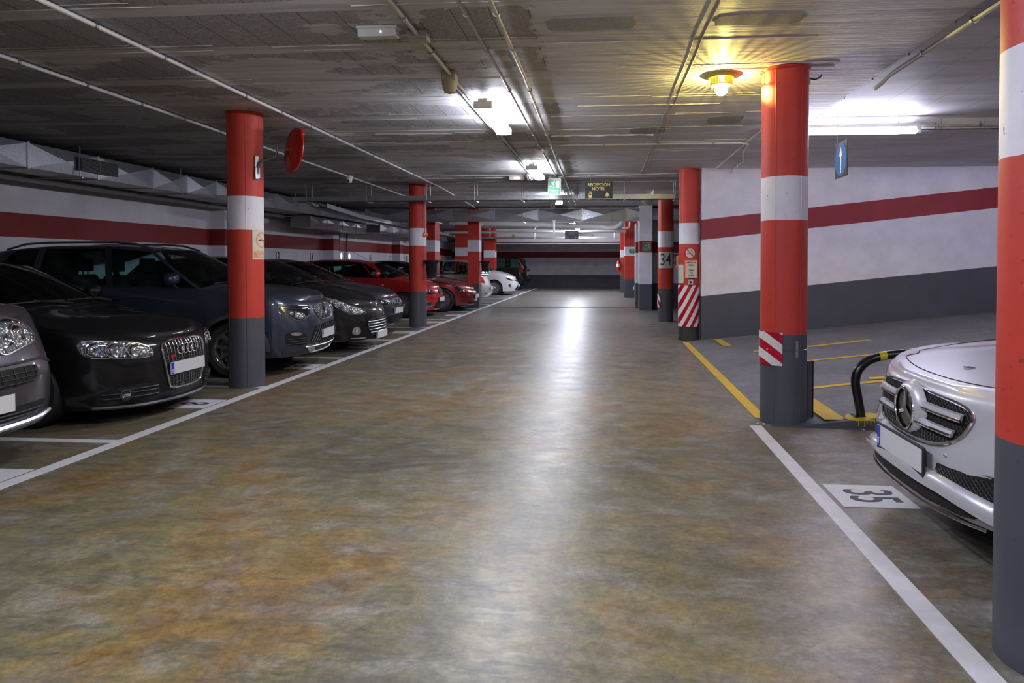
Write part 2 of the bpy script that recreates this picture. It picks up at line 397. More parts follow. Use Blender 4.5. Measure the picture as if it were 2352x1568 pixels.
class Car:
    def __init__(c,**k):
        d=dict(L=4.4,W=1.8,af=.78,nf=2.5,ar=.45,nr=2.7,sbf=[(.2,.10),(.35,.01),(.5,0),(.65,.03),(.8,.14)],
          sbr=[(.25,.08),(.45,.0),(.6,.02),(.75,.07),(1.0,.12)],hw=[(.2,.93),(.35,.985),(.6,1.0),(.85,.985),(1.05,.945)],
          zt=[(0,.68),(.3,.78),(.9,.90),(1.3,.96),(2.2,.99),(3.6,1.03),(4.4,1.0)],zbf=.2,zbs=.22,zbr=.25,
          xf=.86,xr=3.5,wr=.32,ra=.36,crown=.07,rr=.07,cow=(1.12,1.32),rf=(1.95,2.06),rb=(4.22,4.1),rt=(3.75,3.62),
          zr=[(1.9,1.36),(2.6,1.41),(3.3,1.40),(3.9,1.33)],yr=.56,rc=.05,cols=[],spokes=10,cls=1)
        d.update(k); c.__dict__.update(d)
        c.hr=getattr(c,'hr',.55)
        c.Fsbf=pchip(c.sbf); c.Fsbr=pchip(c.sbr); c.Fhw=pchip(c.hw); c.Fzt=pchip(c.zt); c.Fzr=pchip(c.zr)
        c.tab={}
        for e in 'fr':
            t=[(0.,0.)]; a=c.af if e=='f' else c.ar; n=c.nf if e=='f' else c.nr; px=None; acc=0
            qs=[a*(1-math.cos(th)**(2/n)) for th in np.linspace(0,PI/2,60)]+[a+.05*i for i in range(1,20)]
            for q in qs:
                y=c.W/2*c.g(q,e); 
                if px: acc+=math.hypot(q-px[0],y-px[1]); t.append((acc,q))
                px=(q,y)
            c.tab[e]=(np.array([a[0] for a in t]),np.array([a[1] for a in t]))
    def g(c,q,e):
        a,n=(c.af,c.nf) if e=='f' else (c.ar,c.nr)
        return 1.0 if q>=a else max(0.,1-max(0.,(1-q/a))**n)**(1/n)
    def surf(c,q,z,e='f'):
        """q: nominal distance from that end; returns (d,y) half section"""
        zt=c.Fzt(q if e=='f' else c.L-q)
        sb=(c.Fsbf if e=='f' else c.Fsbr)(z); u=min(1,q/.5); fade=1-u*u*(3-2*u)
        gg=c.g(q,e); dz=zt-z; ins=0
        if dz<c.rr: ins=c.rr*.8*(1-math.sqrt(max(0,1-(.86*(c.rr-dz)/c.rr)**2)))
        y=c.W/2*c.Fhw(z)*gg-ins*gg
        d=q+sb*fade+ins*(1-min(1,q/.6))*.9
        return (d if e=='f' else c.L-d, max(0,y))
    def P(c,q,z,e='f',side=1):
        d,y=c.surf(q,z,e); return Vector((c.L/2-d,side*y,z))
    def M(c,s,z,off=0,e='f'):
        side=1 if s>=0 else -1; s=abs(s)
        T=c.tab[e]
        def q(s): return float(np.interp(s,T[0],T[1]))
        p=c.P(q(s),z,e,side); h=.012
        s1=max(s-h,0); p1=c.P(q(s1),z,e,side); p2=c.P(q(s+h),z,e,side)
        if s<h: p1=Vector((p2.x,-p2.y,p2.z))
        q1=c.P(q(s),z-h,e,side); q2=c.P(q(s),z+h,e,side)
        n=(p2-p1).cross(q2-q1)
        if n.length<1e-9: n=Vector((1,0,0))
        n.normalize()
        ctr=Vector((c.L/2-1.4 if e=='f' else -c.L/2+1.4,0,z))
        if n.dot(p-ctr)<0: n=-n
        return p+n*off
    def capz(c,d,y):
        e='f' if d<c.L/2 else 'r'; q=d if e=='f' else c.L-d
        zt=c.Fzt(d); ye=max(1e-3,c.surf(q,zt,e)[1]); t=min(1,abs(y)/ye); gg=c.g(q,e)
        u=min(1,q/c.hr); cr=c.crown*u*u*(3-2*u)
        return zt+cr*(1-t**2.6)
    # -- patches on the skin
    def patch(c,name,poly,mat,off=.003,e='f',ns=10,nz=8,par=None,dome=0,smooth=1,side=0,label=None):
        poly=smooth_poly(poly,2) if smooth else poly
        zs=[p[1] for p in poly]; z0,z1=min(zs),max(zs); rows=[]
        for j in range(nz+1):
            v=j/nz; z=z0+(z1-z0)*min(max(v,.004),.996); sc=scan(poly,z)
            if sc: rows.append([(sc[0]+(sc[1]-sc[0])*i/ns,z,i/ns,v) for i in range(ns+1)])
        objs=[]
        for sg in ((1,-1) if side==0 else (side,)):
            mb=MB()
            def pt(a,o):
                dm=dome*(1-(2*a[2]-1)**4)*(1-(2*a[3]-1)**4); return c.M(a[0]*sg,a[1],o+dm,e)
            mb.grid([[pt(a,off) for a in r] for r in rows])
            ring=[r for r in rows[0]]+[r[-1] for r in rows[1:]]+rows[-1][::-1][1:]+[r[0] for r in rows[::-1]][1:-1]
            mb.grid([[pt(a,off),c.M(a[0]*sg,a[1],-.01,e)] for a in ring],closeu=True)
            objs.append(mb.build(name,mat,par,label=label))
        return objs
    def line(c,name,pts,r,mat,off=.004,e='f',par=None,closed=False,sides=(1,-1),n=6,step=.03,mb=None):
        own=mb is None
        for sg in sides:
            if own: mb=MB()
            P=[];m=len(pts)
            for i in range(m if closed else m-1):
                a=pts[i]; b=pts[(i+1)%m]; k=max(1,int(math.hypot(b[0]-a[0],b[1]-a[1])/step))
                for j in range(k): P.append((a[0]+(b[0]-a[0])*j/k,a[1]+(b[1]-a[1])*j/k))
            if not closed: P.append(pts[-1])
            mb.tube([c.M(p[0]*sg if p[0]>=0 or len(sides)==2 else p[0],p[1],off,e) for p in P],r,n,closed=closed)
            if own: last=mb.build(name,mat,par)
        return None if not own else last
    def bars(c,name,poly,lines,r,mat,off=.008,e='f',par=None,mirror=True):
        """tubes along each polyline, clipped to polygon (poly given for s>=0 half or whole)"""
        mb=MB()
        for ln in lines:
            run=[]
            P=[]
            for a,b in zip(ln[:-1],ln[1:]):
                k=max(1,int(math.hypot(b[0]-a[0],b[1]-a[1])/.012))
                P+=[(a[0]+(b[0]-a[0])*j/k,a[1]+(b[1]-a[1])*j/k) for j in range(k)]
            P.append(ln[-1])
            for p in P+[None]:
                if p and inside(poly,p[0],p[1]): run.append(p)
                else:
                    if len(run)>1:
                        for sg in ((1,-1) if mirror else (1,)): mb.tube([c.M(q[0]*sg,q[1],off,e) for q in run[::2]+([run[-1]] if len(run)%2==0 else [])],r,5)
                    run=[]
        if mb.v: return mb.build(name,mat,par)
    def build(c,name,label,loc,rot,paintm,group=None,lowm=None,detail=1):
        root=c.root=thing(name,label,'car',loc,rot,group)
        W2=c.W/2
        # column stations
        def stations(e):
            a,n=(c.af,c.nf) if e=='f' else (c.ar,c.nr); xw=c.xf if e=='f' else c.L-c.xr; zb=c.zbf if e=='f' else c.zbr
            st=[a*(1-math.cos(th)**(2/n)) for th in np.linspace(0,PI/2,12)]
            st+=list(np.arange(a+.06,c.L/2-.02,.12))+[c.L/2]
            lo,hi=xw-c.ra,xw+c.ra
            out=[(q,zb if q<xw else c.zbs) for q in st if q<lo-.004 or q>hi+.004]
            out+=[(lo-.002,zb),(hi+.002,c.zbs)]
            for i in range(17):
                ph=PI*i/16; q=xw-c.ra*math.cos(ph); out.append((q,c.wr+.0+c.ra*math.sin(ph)))
            out.sort(key=lambda t:(t[0]))
            return out
        vr=[0,.04,.12,.22,.34,.46,.58,.70,.80,.87,.92,.955,.98,1]
        cols=[]
        for e in 'fr':
            L_=[]
            for q,zb in stations(e):
                zt=c.Fzt(q if e=='f' else c.L-q); zb=min(zb,zt-.08)
                L_.append([c.P(q,zb+(zt-zb)*v,e,-1) for v in vr])
            if e=='r': L_=L_[::-1][1:]
            cols+=L_
        mb=MB()
        mir=[[Vector((p.x,-p.y,p.z)) for p in r] for r in cols]
        mb.grid(cols+mir[::-1],closeu=True)
        # rear deck cap
        def cap(q0,q1,e):
            rows=[]
            for q,_ in stations(e):
                if q<q0-1e-6 or q>q1+1e-6: continue
                p=c.P(q,c.Fzt(q if e=='f' else c.L-q),e,1); row=[]
                for i in range(13):
                    y=p.y*(1-2*i/12); d=c.L/2-p.x
                    row.append(Vector((p.x,y,c.capz(d,y) if abs(y)<p.y else p.z)))
                rows.append(row)
            return rows
        mb.grid(cap(0,c.L-c.rb[1]+.12,'r'))
        body=mb.build('body',paintm,root,angle=50)
        hood=MB().grid(cap(0,c.cow[1]+.1,'f')).build('hood',paintm,root,angle=60)
        # wheel arch lips
        mbl=MB()
        for e in 'fr':
            xw=c.xf if e=='f' else c.L-c.xr
            for sg in (1,-1):
                rows=[]
                for i in range(19):
                    ph=PI*i/18; q=xw-c.ra*math.cos(ph); z=c.wr+c.ra*math.sin(ph)
                    if i in (0,18): z=c.wr-.02
                    p=c.P(q,z,e,sg); dx=Vector((p.x*0,0,0))
                    rows.append([p,p+Vector((0,-sg*.05,0)),p+Vector((0,-sg*.26,0))])
                mbl.grid(rows)
        mbl.each('wheel_arch_liner',M['black'],root)
        if lowm:   # plastic arch and sill cladding
            mc=MB()
            for e in 'fr':
                xw=c.xf if e=='f' else c.L-c.xr
                for sg in (1,-1):
                    A=[]
                    for i in range(25):
                        ph=PI*(-.02+1.04*i/24); row=[]
                        for rr in (c.ra-.002,c.ra+.03,c.ra+.055):
                            q=xw-rr*math.cos(ph); z=max(c.wr+rr*math.sin(ph),.24)
                            d,y=c.surf(q,z,e); row.append(Vector((c.L/2-d,sg*(y+(.012 if rr<c.ra+.04 else -.003)),z)))
                        A.append(row)
                    mc.grid(A)
            mc.each('wheel_arch_trim',lowm,root)
        # greenhouse
        def bpt(d,y): return Vector((c.L/2-d,-y,c.capz(d,y)-.004))
        def ybelt(d):
            e='f' if d<c.L/2 else 'r'; q=d if e=='f' else c.L-d
            return c.surf(q,c.Fzt(d),e)[1]
        G=[]
        K=8
        ysb=ybelt(c.cow[1]); 
        for k in range(K+1):
            t=k/K; d=c.cow[1]-(c.cow[1]-c.cow[0])*(1-t*t); dt=c.rf[1]-(c.rf[1]-c.rf[0])*(1-t*t)
            G.append((bpt(d,ysb*t),Vector((c.L/2-dt,-c.yr*t,c.Fzr(dt)+c.rc*(1-t**2.2))),'wind' if k<K else 'p'))
        sc=c.cols
        for i,(qb,qt,kind) in enumerate(sc):
            nxt=sc[i+1] if i+1<len(sc) else (c.rb[1],c.rt[1],'')
            k=4 if kind=='w' else 1
            for j in range(k):
                u=j/k; b=qb+(nxt[0]-qb)*u; t=qt+(nxt[1]-qt)*u
                G.append((Vector((c.L/2-b,-ybelt(b),c.Fzt(b)-.004)),Vector((c.L/2-t,-c.yr,c.Fzr(t))),kind if kind!='w' else 'w%d'%i))
        ysr=ybelt(c.rb[1])
        for k in range(K+1):
            t=1-k/K; d=c.rb[1]+(c.rb[0]-c.rb[1])*(1-t*t); dt=c.rt[1]+(c.rt[0]-c.rt[1])*(1-t*t)
            G.append((bpt(d,ysr*t),Vector((c.L/2-dt,-c.yr*t,c.Fzr(dt)+c.rc*(1-t**2.2))),'rear'))
        vv=[0,.045,.12,.25,.4,.55,.7,.82,.9,.95,1]
        def gp(col,v):
            B,T,_=col; p=B.lerp(T,v)
            n=(T-B).cross(Vector((0,0,1))) 
            bul=.028*4*v*(1-v)
            side=Vector((0,-1,0)) if abs(B.y)>.4 and abs(T.y)>.4 else Vector((0,0,0))
            o=Vector((p.x-(0.0),p.y,p.z))
            ax=Vector((math.copysign(1,B.x-T.x) if abs(B.x-T.x)>.02 else 0,0,0))
            w=min(1,abs(p.y)/ (c.yr)) ** 4
            return o+Vector((ax.x*bul*.5*(1-w),-bul*w*.9,bul*.6*(1-w)))
        GP=[[gp(col,v) for v in vv] for col in G]
        frame=MB(); blk={1:MB(),-1:MB()}; glass={}
        for i in range(len(G)-1):
            kd=G[i][2]; r0,r1=GP[i],GP[i+1]
            for j in range(len(vv)-1):
                quad=[r0[j],r1[j],r1[j+1],r0[j+1]]
                quad_m=[Vector((p.x,-p.y,p.z)) for p in quad]
                if kd in ('wind','rear'):
                    isg= 1<=j<=len(vv)-3 if kd=='rear' else 1<=j<=len(vv)-2
                    tgt=glass.setdefault(kd,MB()) if isg else frame
                    tgt.add(quad,[(0,1,2,3)]); tgt.add(quad_m,[(3,2,1,0)])
                elif kd[0]=='w':
                    isg=1<=j<=len(vv)-3
                    if isg:
                        glass.setdefault(kd+'a',MB()).add(quad,[(0,1,2,3)]); glass.setdefault(kd+'b',MB()).add(quad_m,[(3,2,1,0)])
                    else:
                        up_=j>=len(vv)-2
                        (frame if up_ else blk[1]).add(quad,[(0,1,2,3)]); (frame if up_ else blk[-1]).add(quad_m,[(3,2,1,0)])
                else:
                    (blk[1] if kd=='b' else frame).add(quad,[(0,1,2,3)]); (blk[-1] if kd=='b' else frame).add(quad_m,[(3,2,1,0)])
        # roof skin
        R=[]
        for i,col in enumerate(G):
            T=GP[i][-1]; row=[]
            tt=min(1,abs(T.y)/c.yr)
            for j in range(13):
                f=1-2*j/12; y=-T.y*f
                base=c.Fzr(c.L/2-T.x)
                row.append(Vector((T.x,y,base+c.rc*(1-abs(f)**2.2*tt**2.2) if abs(f)<1 else T.z)))
            R.append(row)
        frame.grid(R)
        frame.build('roof',getattr(c,'roofm',None) or paintm,root,angle=55)
        for b_ in blk.values(): b_.each('window_frame',M['black'],root)
        for kd,g in glass.items():
            nm='windscreen' if kd=='wind' else 'rear_window' if kd=='rear' else 'side_window'
            g.build(nm,M['wind'] if kd=='wind' else M['glass'],root)
        # underbody + cabin tub
        u=MB(); x0,x1=-c.L/2+.30,c.L/2-.30
        u.box(x0,x1,-W2+.30,W2-.30,c.zbs-.01,.34)
        u.box(c.L/2-c.cow[1]-.05,c.L/2-.5,-W2+.33,W2-.33,.3,c.zt[1][1]-.16)
        u.build('underbody',M['dark'],root,smooth=False)
        fl=MB(); fl.box(-c.L/2+.35,c.L/2-c.cow[1]-.25,-W2+.13,W2-.13,.36,.40)
        xd=c.L/2-c.cow[1]-.12; zd=c.Fzt(c.cow[1]+.3)
        fl.box(xd-.32,xd-.0,-W2+.16,W2-.16,zd-.30,zd-.03)
        fl.build('dashboard',M['fabric'],root,smooth=False)
        sx=c.L/2-c.cow[1]-1.05
        for (dx,nm) in ((0,2),(-.85,2)):
            for sg in (1,-1):
                s_=MB(); w=.25; cy=sg*.36; X=sx+dx
                s_.box(X-.25,X+.27,cy-w,cy+w,.40,.56)
                top=c.zr[1][1]-.36
                prof=[(X-.20,.52),(X-.12,.56),(X-.22,top),(X-.32,top)]
                s_.prism(prof,lambda p,cy=cy,w=w:(p[0],cy-w+.03,p[1]),lambda p,cy=cy,w=w:(p[0],cy+w-.03,p[1]))
                st=s_.build('seat',M['fabric'],root,bevel=.04)
                h_=MB(); h_.box(X-.32,X-.23,cy-.12,cy+.12,top+.045,top+.22); h_.tube([(X-.27,cy-.05,top-.03),(X-.27,cy-.05,top+.07)],.008); h_.tube([(X-.27,cy+.05,top-.03),(X-.27,cy+.05,top+.07)],.008)
                h_.build('headrest',M['fabric'],st,bevel=.03)
        sw=MB(); ctr=Vector((xd-.46,.36,zd-.06)); ax=Vector((-.93,0,.38)).normalized(); a=Vector((0,1,0)); b=ax.cross(a)
        sw.tube([ctr+(a*math.cos(t)+b*math.sin(t))*.18 for t in np.linspace(0,2*PI,24,endpoint=False)],.013,6,closed=True)
        sw.tube([ctr-a*.17,ctr+a*.17],.014,6); sw.build('steering_wheel',M['fabric'],root)
        # wheels
        for e,xw in (('f',c.xf),('r',c.xr)):
            for sg in (1,-1):
                tw=.205; yo=W2-.02-tw/2-.01
                c.wheel(root,(c.L/2-xw,sg*yo,c.wr),c.wr,tw,sg)
        # mirrors
        if detail:
            xm=c.L/2-c.cow[1]-.32; zm=c.Fzt(c.cow[1]+.3)+.09
            for sg in (1,-1):
                yb=sg*(ybelt(c.cow[1]+.3)); mm=MB()
                mm.tube([(xm,yb-sg*.03,zm-.09),(xm+.01,yb+sg*.10,zm-.03)],.022,8)
                prof=[(0,.0),(.05,.075),(.10,.09),(.12,.085)]
                P=[]
                for k in range(16):
                    t=2*PI*k/16; cs=math.copysign(abs(math.cos(t))**.7,math.cos(t)); sn=math.copysign(abs(math.sin(t))**.7,math.sin(t))
                    P.append([(xm+.09-h*1.0,yb+sg*.11+cs*r*1.1,zm+.03+sn*r*.85) for r,h in [(0.005,0),(.06,.02),(.085,.06),(.088,.11),(.08,.125)]])
                mm.grid(P,closeu=True)
                mo=mm.build('wing_mirror',paintm,root)
                g_=MB(); g_.grid([[(xm-.030,yb+sg*.11+math.cos(t)*r*1.05,zm+.03+math.sin(t)*r*.8) for r in (0.001,.08)] for t in np.linspace(0,2*PI,16,endpoint=False)],closeu=True); g_.build('mirror_glass',M['satin'],mo)
            # door handles, shut lines, wipers
            for sg in (1,-1):
                for q in (c.cow[1]+1.05,c.cow[1]+1.95):
                    if q<c.rb[1]-.35:
                        e='f' if q<c.L/2 else 'r'; qq=q if e=='f' else c.L-q; z=c.Fzt(q)-.13
                        pts=[]
                        for u in np.linspace(0,1,7):
                            d=qq+(-.09+.18*u)*(1 if e=='f' else -1); p=c.P(d,z,e,sg); o=.006+.028*math.sin(PI*u)
                            pts.append(p+Vector((0,sg*o,0)))
                        MB().tube(pts,.014,6).build('door_handle',getattr(c,'handlem',None) or paintm,root)
            mb=MB()
            for sg in (1,-1):
                for q in c.seams:
                    pts=[]
                    e='f' if q<c.L/2 else 'r'; qq=q if e=='f' else c.L-q
                    for u in np.linspace(0,1,14):
                        z=.30+(c.Fzt(q)-.30)*u; pts.append(c.P(qq,z,e,sg)+Vector((0,-sg*.0005,0)))
                    mb.tube(pts,.0035,4)
                pts=[c.P(q if q<c.L/2 else c.L-q,.27,'f' if q<c.L/2 else 'r',sg) for q in np.arange(c.xf+c.ra+.05,c.xr-c.ra-.03,.1)]
                mb.tube(pts,.004,4)
            if mb.v: mb.each('door_gap',M['dark'],root)
            for k in (0,1):
                wp=MB(); y0=(.52,-.10)[k]; pts=[]
                for u in np.linspace(0,1,9):
                    y=y0-.58*u; t=abs(y)/ysb; vw=.05+.07*u*0
                    i=min(K-1,int(t*K)); f=t*K-i
                    p=GP[i][1].lerp(GP[i+1][1],f); p=Vector((p.x+.004,y,p.z+.028)); pts.append(p)
                wp.tube(pts,.008,5); wp.tube([pts[4]+Vector((0,0,.01)),pts[0]+Vector((.06,.05,-.03))],.009,5); wp.build('wiper',M['black'],root)
        return root
    def wheel(c,root,loc,r,tw,sg):
        w=thing('wheel',None,None,loc); w.parent=root
        h=tw/2; rim=r-c.tyre if hasattr(c,'tyre') else r*.70
        ax=(0,sg,0)
        t=MB(); t.lathe([(rim,-h*.8),(rim+.02,-h*.95),(r-.03,-h),(r-.006,-h*.8),(r,-h*.5),(r,h*.5),(r-.006,h*.8),(r-.03,h),(rim+.02,h*.95),(rim,h*.8),(rim-.01,h*.5)],axis=ax,n=40)
        t.build('tyre',M['rubber'],w,angle=30)
        rm=MB(); rm.lathe([(rim+.004,h*.85),(rim-.008,h*.85),(rim-.018,h*.6),(rim-.03,-h*.4),(.0,-h*.4)],axis=ax,n=40)
        rmo=rm.build('rim',c.rimm if hasattr(c,'rimm') else M['alloy'],w)
        dsc=MB(); dsc.lathe([(rim*.72,-.005),(rim*.72,.005),(.001,.005)],axis=ax,n=24); dsc.build('brake_disc',M['steel'],w)
        sp=MB(); n=c.spokes
        for k in range(n):
            a=2*PI*k/n; dirr=Vector((math.cos(a),0,math.sin(a))); tg=Vector((-math.sin(a),0,math.cos(a))); A=Vector(ax)
            wI,wO=(.020,.016) if n>7 else (.032,.028)
            tw_=c.__dict__.get('twist',0)*rim
            def pp(rr,s_,hh,tt=0): return dirr*rr+tg*(s_+tt)+A*hh
            i,o=.035,rim-.006; f=h*.80
            vs=[pp(i,-wI,f-.012),pp(i,wI,f-.012),pp(o,wO,f-.004,tw_),pp(o,-wO,f-.004,tw_),pp(i,-wI*1.2,f-.05),pp(i,wI*1.2,f-.05),pp(o,wO*1.3,f-.04,tw_),pp(o,-wO*1.3,f-.04,tw_)]
            sp.add(vs,[(0,1,2,3),(0,4,5,1),(1,5,6,2),(2,6,7,3),(3,7,4,0),(4,7,6,5)])
        sp.lathe([(.0,f),(.028,f),(.05,f-.012),(.06,f-.05)],axis=ax,n=20)
        sp.build('spokes',c.rimm if hasattr(c,'rimm') else M['alloy'],rmo,angle=30)
    # ---- common front fittings
    def plate(c,z,tilt=0,e='f',h=.11,y=0,off=.012,frame=False,blue=True):
        p=c.M(abs(y),z,0,e); s_=1 if e=='f' else -1
        x=(max(c.M(.0,z-h/2,0,e).x,c.M(0,z+h/2,0,e).x) if e=='f' else min(c.M(0,z-h/2,0,e).x,c.M(0,z+h/2,0,e).x))+s_*off
        pl=MB().box(-.004,.004,-.26,.26,-h/2,h/2).build('license_plate',M['plate'],c.root,smooth=False,loc=(x,y,z),rot=(0,-tilt*s_,0))
        if frame: box('plate_frame',-.012,.0,-.275,.275,-h/2-.028,h/2+.012,M['black'],pl,bevel=.004)
        if blue:
            b=box('country_strip',.0005,.0055,0,.04,-h/2+.003,h/2-.003,M['blue'],pl)
            if e=='f': b.location=(0,-.257,0)
            else: b.location=(-.006,.217,0)
            text('country_letter','E',.042,M['plate'],b,(.0062,.02,-h/4),(PI/2,0,PI/2),bold=.001) if e=='f' else None
        return pl
    def lampunit(c,poly,items,par_name='headlight',lens=None,back=None,dome=.016,border=None):
        """poly in (s,z) for one side; items: (s,z,radius)"""
        for sg in (1,-1):
            b=c.patch(par_name,poly,back or M['dark'],.002,par=c.root,side=sg,ns=16,nz=8)[0]
            mb=MB()
            for (s,z,r) in items:
                ctr=c.M(s*sg,z,.003); n=(c.M(s*sg,z,.05)-ctr).normalized(); n=(n+Vector((.8,0,0))).normalized()
                mb.lathe([(r*1.12,-.002),(r*1.1,.012),(r,.014),(r*.93,.010),(r*.7,.002),(r*.45,-.004),(.0,-.006)],ctr,n,24)
                mb.lathe([(r*.42,0),(r*.38,.012),(r*.2,.017),(0,.018)],ctr,n,14)
            if items: mb.build('reflector',M['chrome'],b)
            if border: 
                P=smooth_poly(poly,2); MB().tube([c.M(p[0]*sg,p[1],.004) for p in P],.0045,5,closed=True).build('lamp_bezel',border,b)
            c.patch('lamp_lens',poly,lens or M['lens'],.006,par=b,side=sg,dome=dome,ns=16,nz=8)
# ------------------------------------------------------------------ camera
cam=bpy.data.cameras.new('camera'); cam.sensor_width=36; cam.lens=24; cam.clip_end=200; cam.clip_start=.05
cam.shift_x=-.03893; cam.shift_y=-.06299
co=bpy.data.objects.new('camera',cam); COL.objects.link(co); co.location=(0,0,1.40); co.rotation_euler=(math.radians(90-1.2),0,math.radians(4.5)); SC.camera=co
SC.view_settings.view_transform='Standard'; SC.view_settings.look='None'; SC.view_settings.gamma=1; SC.view_settings.exposure=1.45
try: SC.view_settings.use_curve_mapping=False
except Exception: pass
w=bpy.data.worlds.new('world'); SC.world=w; w.use_nodes=True; w.node_tree.nodes['Background'].inputs[0].default_value=(.03,.03,.035,1); w.node_tree.nodes['Background'].inputs[1].default_value=1
SC.cycles.use_denoising=True
SC.cycles.max_bounces=7; SC.cycles.diffuse_bounces=4; SC.cycles.glossy_bounces=4; SC.cycles.transparent_max_bounces=14
SC.cycles.sample_clamp_indirect=6; SC.cycles.caustics_reflective=False; SC.cycles.caustics_refractive=False

CZ=3.08; YF=38.4; XL=-8.75; YB=-7.0; XR=9.0
def S(name,mb,mat,parent=None,**kw):
    o=mb.build(name,mat,parent,smooth=False,**kw)
    if not parent: o['kind']='structure'
    return o
# ------------------------------------------------------------------ shell
fl=MB(); fl.add([(XL,YB,0),(1.42,YB,0),(1.42,YF,0),(XL,YF,0)],[(0,1,2,3)])
fl.add([(1.42,YB,0),(XR,YB,0),(XR,5.92,0),(1.42,5.92,0)],[(0,1,2,3)])
fl.add([(1.42,12.42,0),(XR,12.42,0),(XR,YF,0),(1.42,YF,0)],[(0,1,2,3)])
floor=S('floor',fl,M['floor'])
# ramp rising to the right, with its kerb
SL=.1075; rp=MB()
x0,x1,ya,yb=1.42,XR,5.92,12.42; zr=lambda x:max(0,(x-1.5)*SL)
xs=[1.42,1.5,2.2,3,5,7,XR]
rp.grid([[(x,y,zr(x)) for y in np.linspace(ya,yb,9)] for x in xs])
ramp_o=S('floor',rp,M['ramp'])
kb=MB(); kb.grid([[(x,ya,-.01),(x,ya,zr(x)+.002),(x,ya+.10,zr(x)+.003)] for x in xs])
S('trim_1',kb,simple('kerb paint',DK,.6,bumpy=.4))
# ceiling
ce=MB(); ce.box(XL-.2,2.42,YB,8.55,CZ,CZ+.25); ce.box(XL-.2,1.95,8.55,YF,CZ,CZ+.25)
S('ceiling',ce,M['ceil'])
cr=MB(); cr.box(2.42,XR,YB,8.55,CZ+.05,CZ+.25); cr.box(1.95,XR,8.75,12.6,CZ-.02,CZ+.25); cr.box(1.95,XR,12.6,YF,CZ,CZ+.25)
S('ceiling',cr,M['ceilr'])
tb=MB(); tb.box(2.42,XR,8.55,8.75,CZ-.10,CZ+.2); S('trim_2',tb,M['ceilr'])
# walls
wl=MB(); wl.box(XL-.2,XL,YB,YF,0,CZ)
for y in (1.3,8.4,14.53,20.6,27.5,34.6): wl.box(XL,XL+.33,y,y+.45,0,CZ)
wall_left=S('wall_left',wl,M['wall'])
bm_=MB(); bm_.box(XL,XL+.42,YB,YF,2.56,CZ); S('trim_3',bm_,simple('grey render',(.20,.19,.18),.8))
S('wall_far',MB().box(XL,XR,YF,YF+.2,0,CZ),M['wallfar'])
S('wall_back',MB().box(XL,XR,YB-.2,YB,0,CZ),M['wall'])
S('wall_right',MB().box(XR,XR+.2,YB,YF,0,CZ+.2),M['wall'])
S('wall_ramp',MB().box(1.70,XR,12.32,12.55,0,CZ),M['wallr'])
wg=MB(); wg.box(.93,1.25,21.3,22.1,0,2.62); wg.box(1.0,1.37,20.3,21.4,0,CZ); wg.box(1.2,XR,21.3,21.5,0,CZ)
wall_side=S('wall_side',wg,M['wallg'])
# low white beam across the far end
bf=MB(); bf.box(-6.3,.70,34.0,34.3,2.42,CZ); S('trim_4',bf,M['cream'])
b2=MB(); b2.box(XL,1.9,13.35,13.6,CZ-.02,CZ); S('trim_5',b2,M['ceil'])
S('trim_7',MB().box(1.1,1.95,15.95,17.05,3.0,CZ),M['ceil'])
sm=MB()
for x in (.66,.72): sm.tube([(x+.006*math.sin(i*1.7)+.004*math.sin(i*4.1),YB+.34*i,CZ-.0005) for i in range(60)],.0055,5)
S('trim_6',sm,simple('seam mortar',(.42,.40,.34),.7,var=.3))
rd=MB(); rr_=random.Random(11)
def ridge(x0,x1,y,w,h):
    n=max(4,int((x1-x0)/.09)); A=[]
    for i in range(n+1):
        x=x0+(x1-x0)*i/n; j=rr_.uniform(-.5,.5)*w; k=w*(.35+.65*rr_.random())*(0.2 if i in (0,n) else 1)
        A.append([(x,y+j-k/2,CZ+.001),(x,y+j,CZ-h*rr_.uniform(.6,1)),(x,y+j+k/2,CZ+.001)])
    rd.grid(A)
for _ in range(150):
    y=rr_.choice([.86*k+.04 for k in range(4,16)])+rr_.uniform(-.16,.16); x=rr_.uniform(-7.5,1.9); ridge(x,min(x+rr_.uniform(.25,2.2),1.95),y,.007,.005)
ridge(-.72,.62,9.05,.07,.02); ridge(-.3,1.2,7.35,.02,.01)
rd.build('formwork_ridges',simple('pale mortar',(.70,.69,.67),.6,var=.1),bpy.data.objects['ceiling'],smooth=False)
def patch_(x0,x1,y0,y1):
    P=[]; n=26
    for i in range(n):
        a=2*PI*i/n; c_,s_=math.copysign(abs(math.cos(a))**.45,math.cos(a)),math.copysign(abs(math.sin(a))**.45,math.sin(a)); k=1+rr_.uniform(-.07,.07)
        P.append(((x0+x1)/2+(x1-x0)/2*c_*k,(y0+y1)/2+(y1-y0)/2*s_*k))
    MB().prism(P,lambda p:(p[0],p[1],CZ+.001),lambda p:(p[0],p[1],CZ-.003)).build('rough_patch',simple('rough patch',(.33,.32,.31),.85,var=.5,vs=60,bumpy=.8),bpy.data.objects['ceiling'],smooth=False)
for q in ((-.42,.22,4.72,4.98),(.75,1.35,4.75,4.95),(.3,.75,8.6,9.0),(1.2,1.6,8.0,8.4)): patch_(*q)
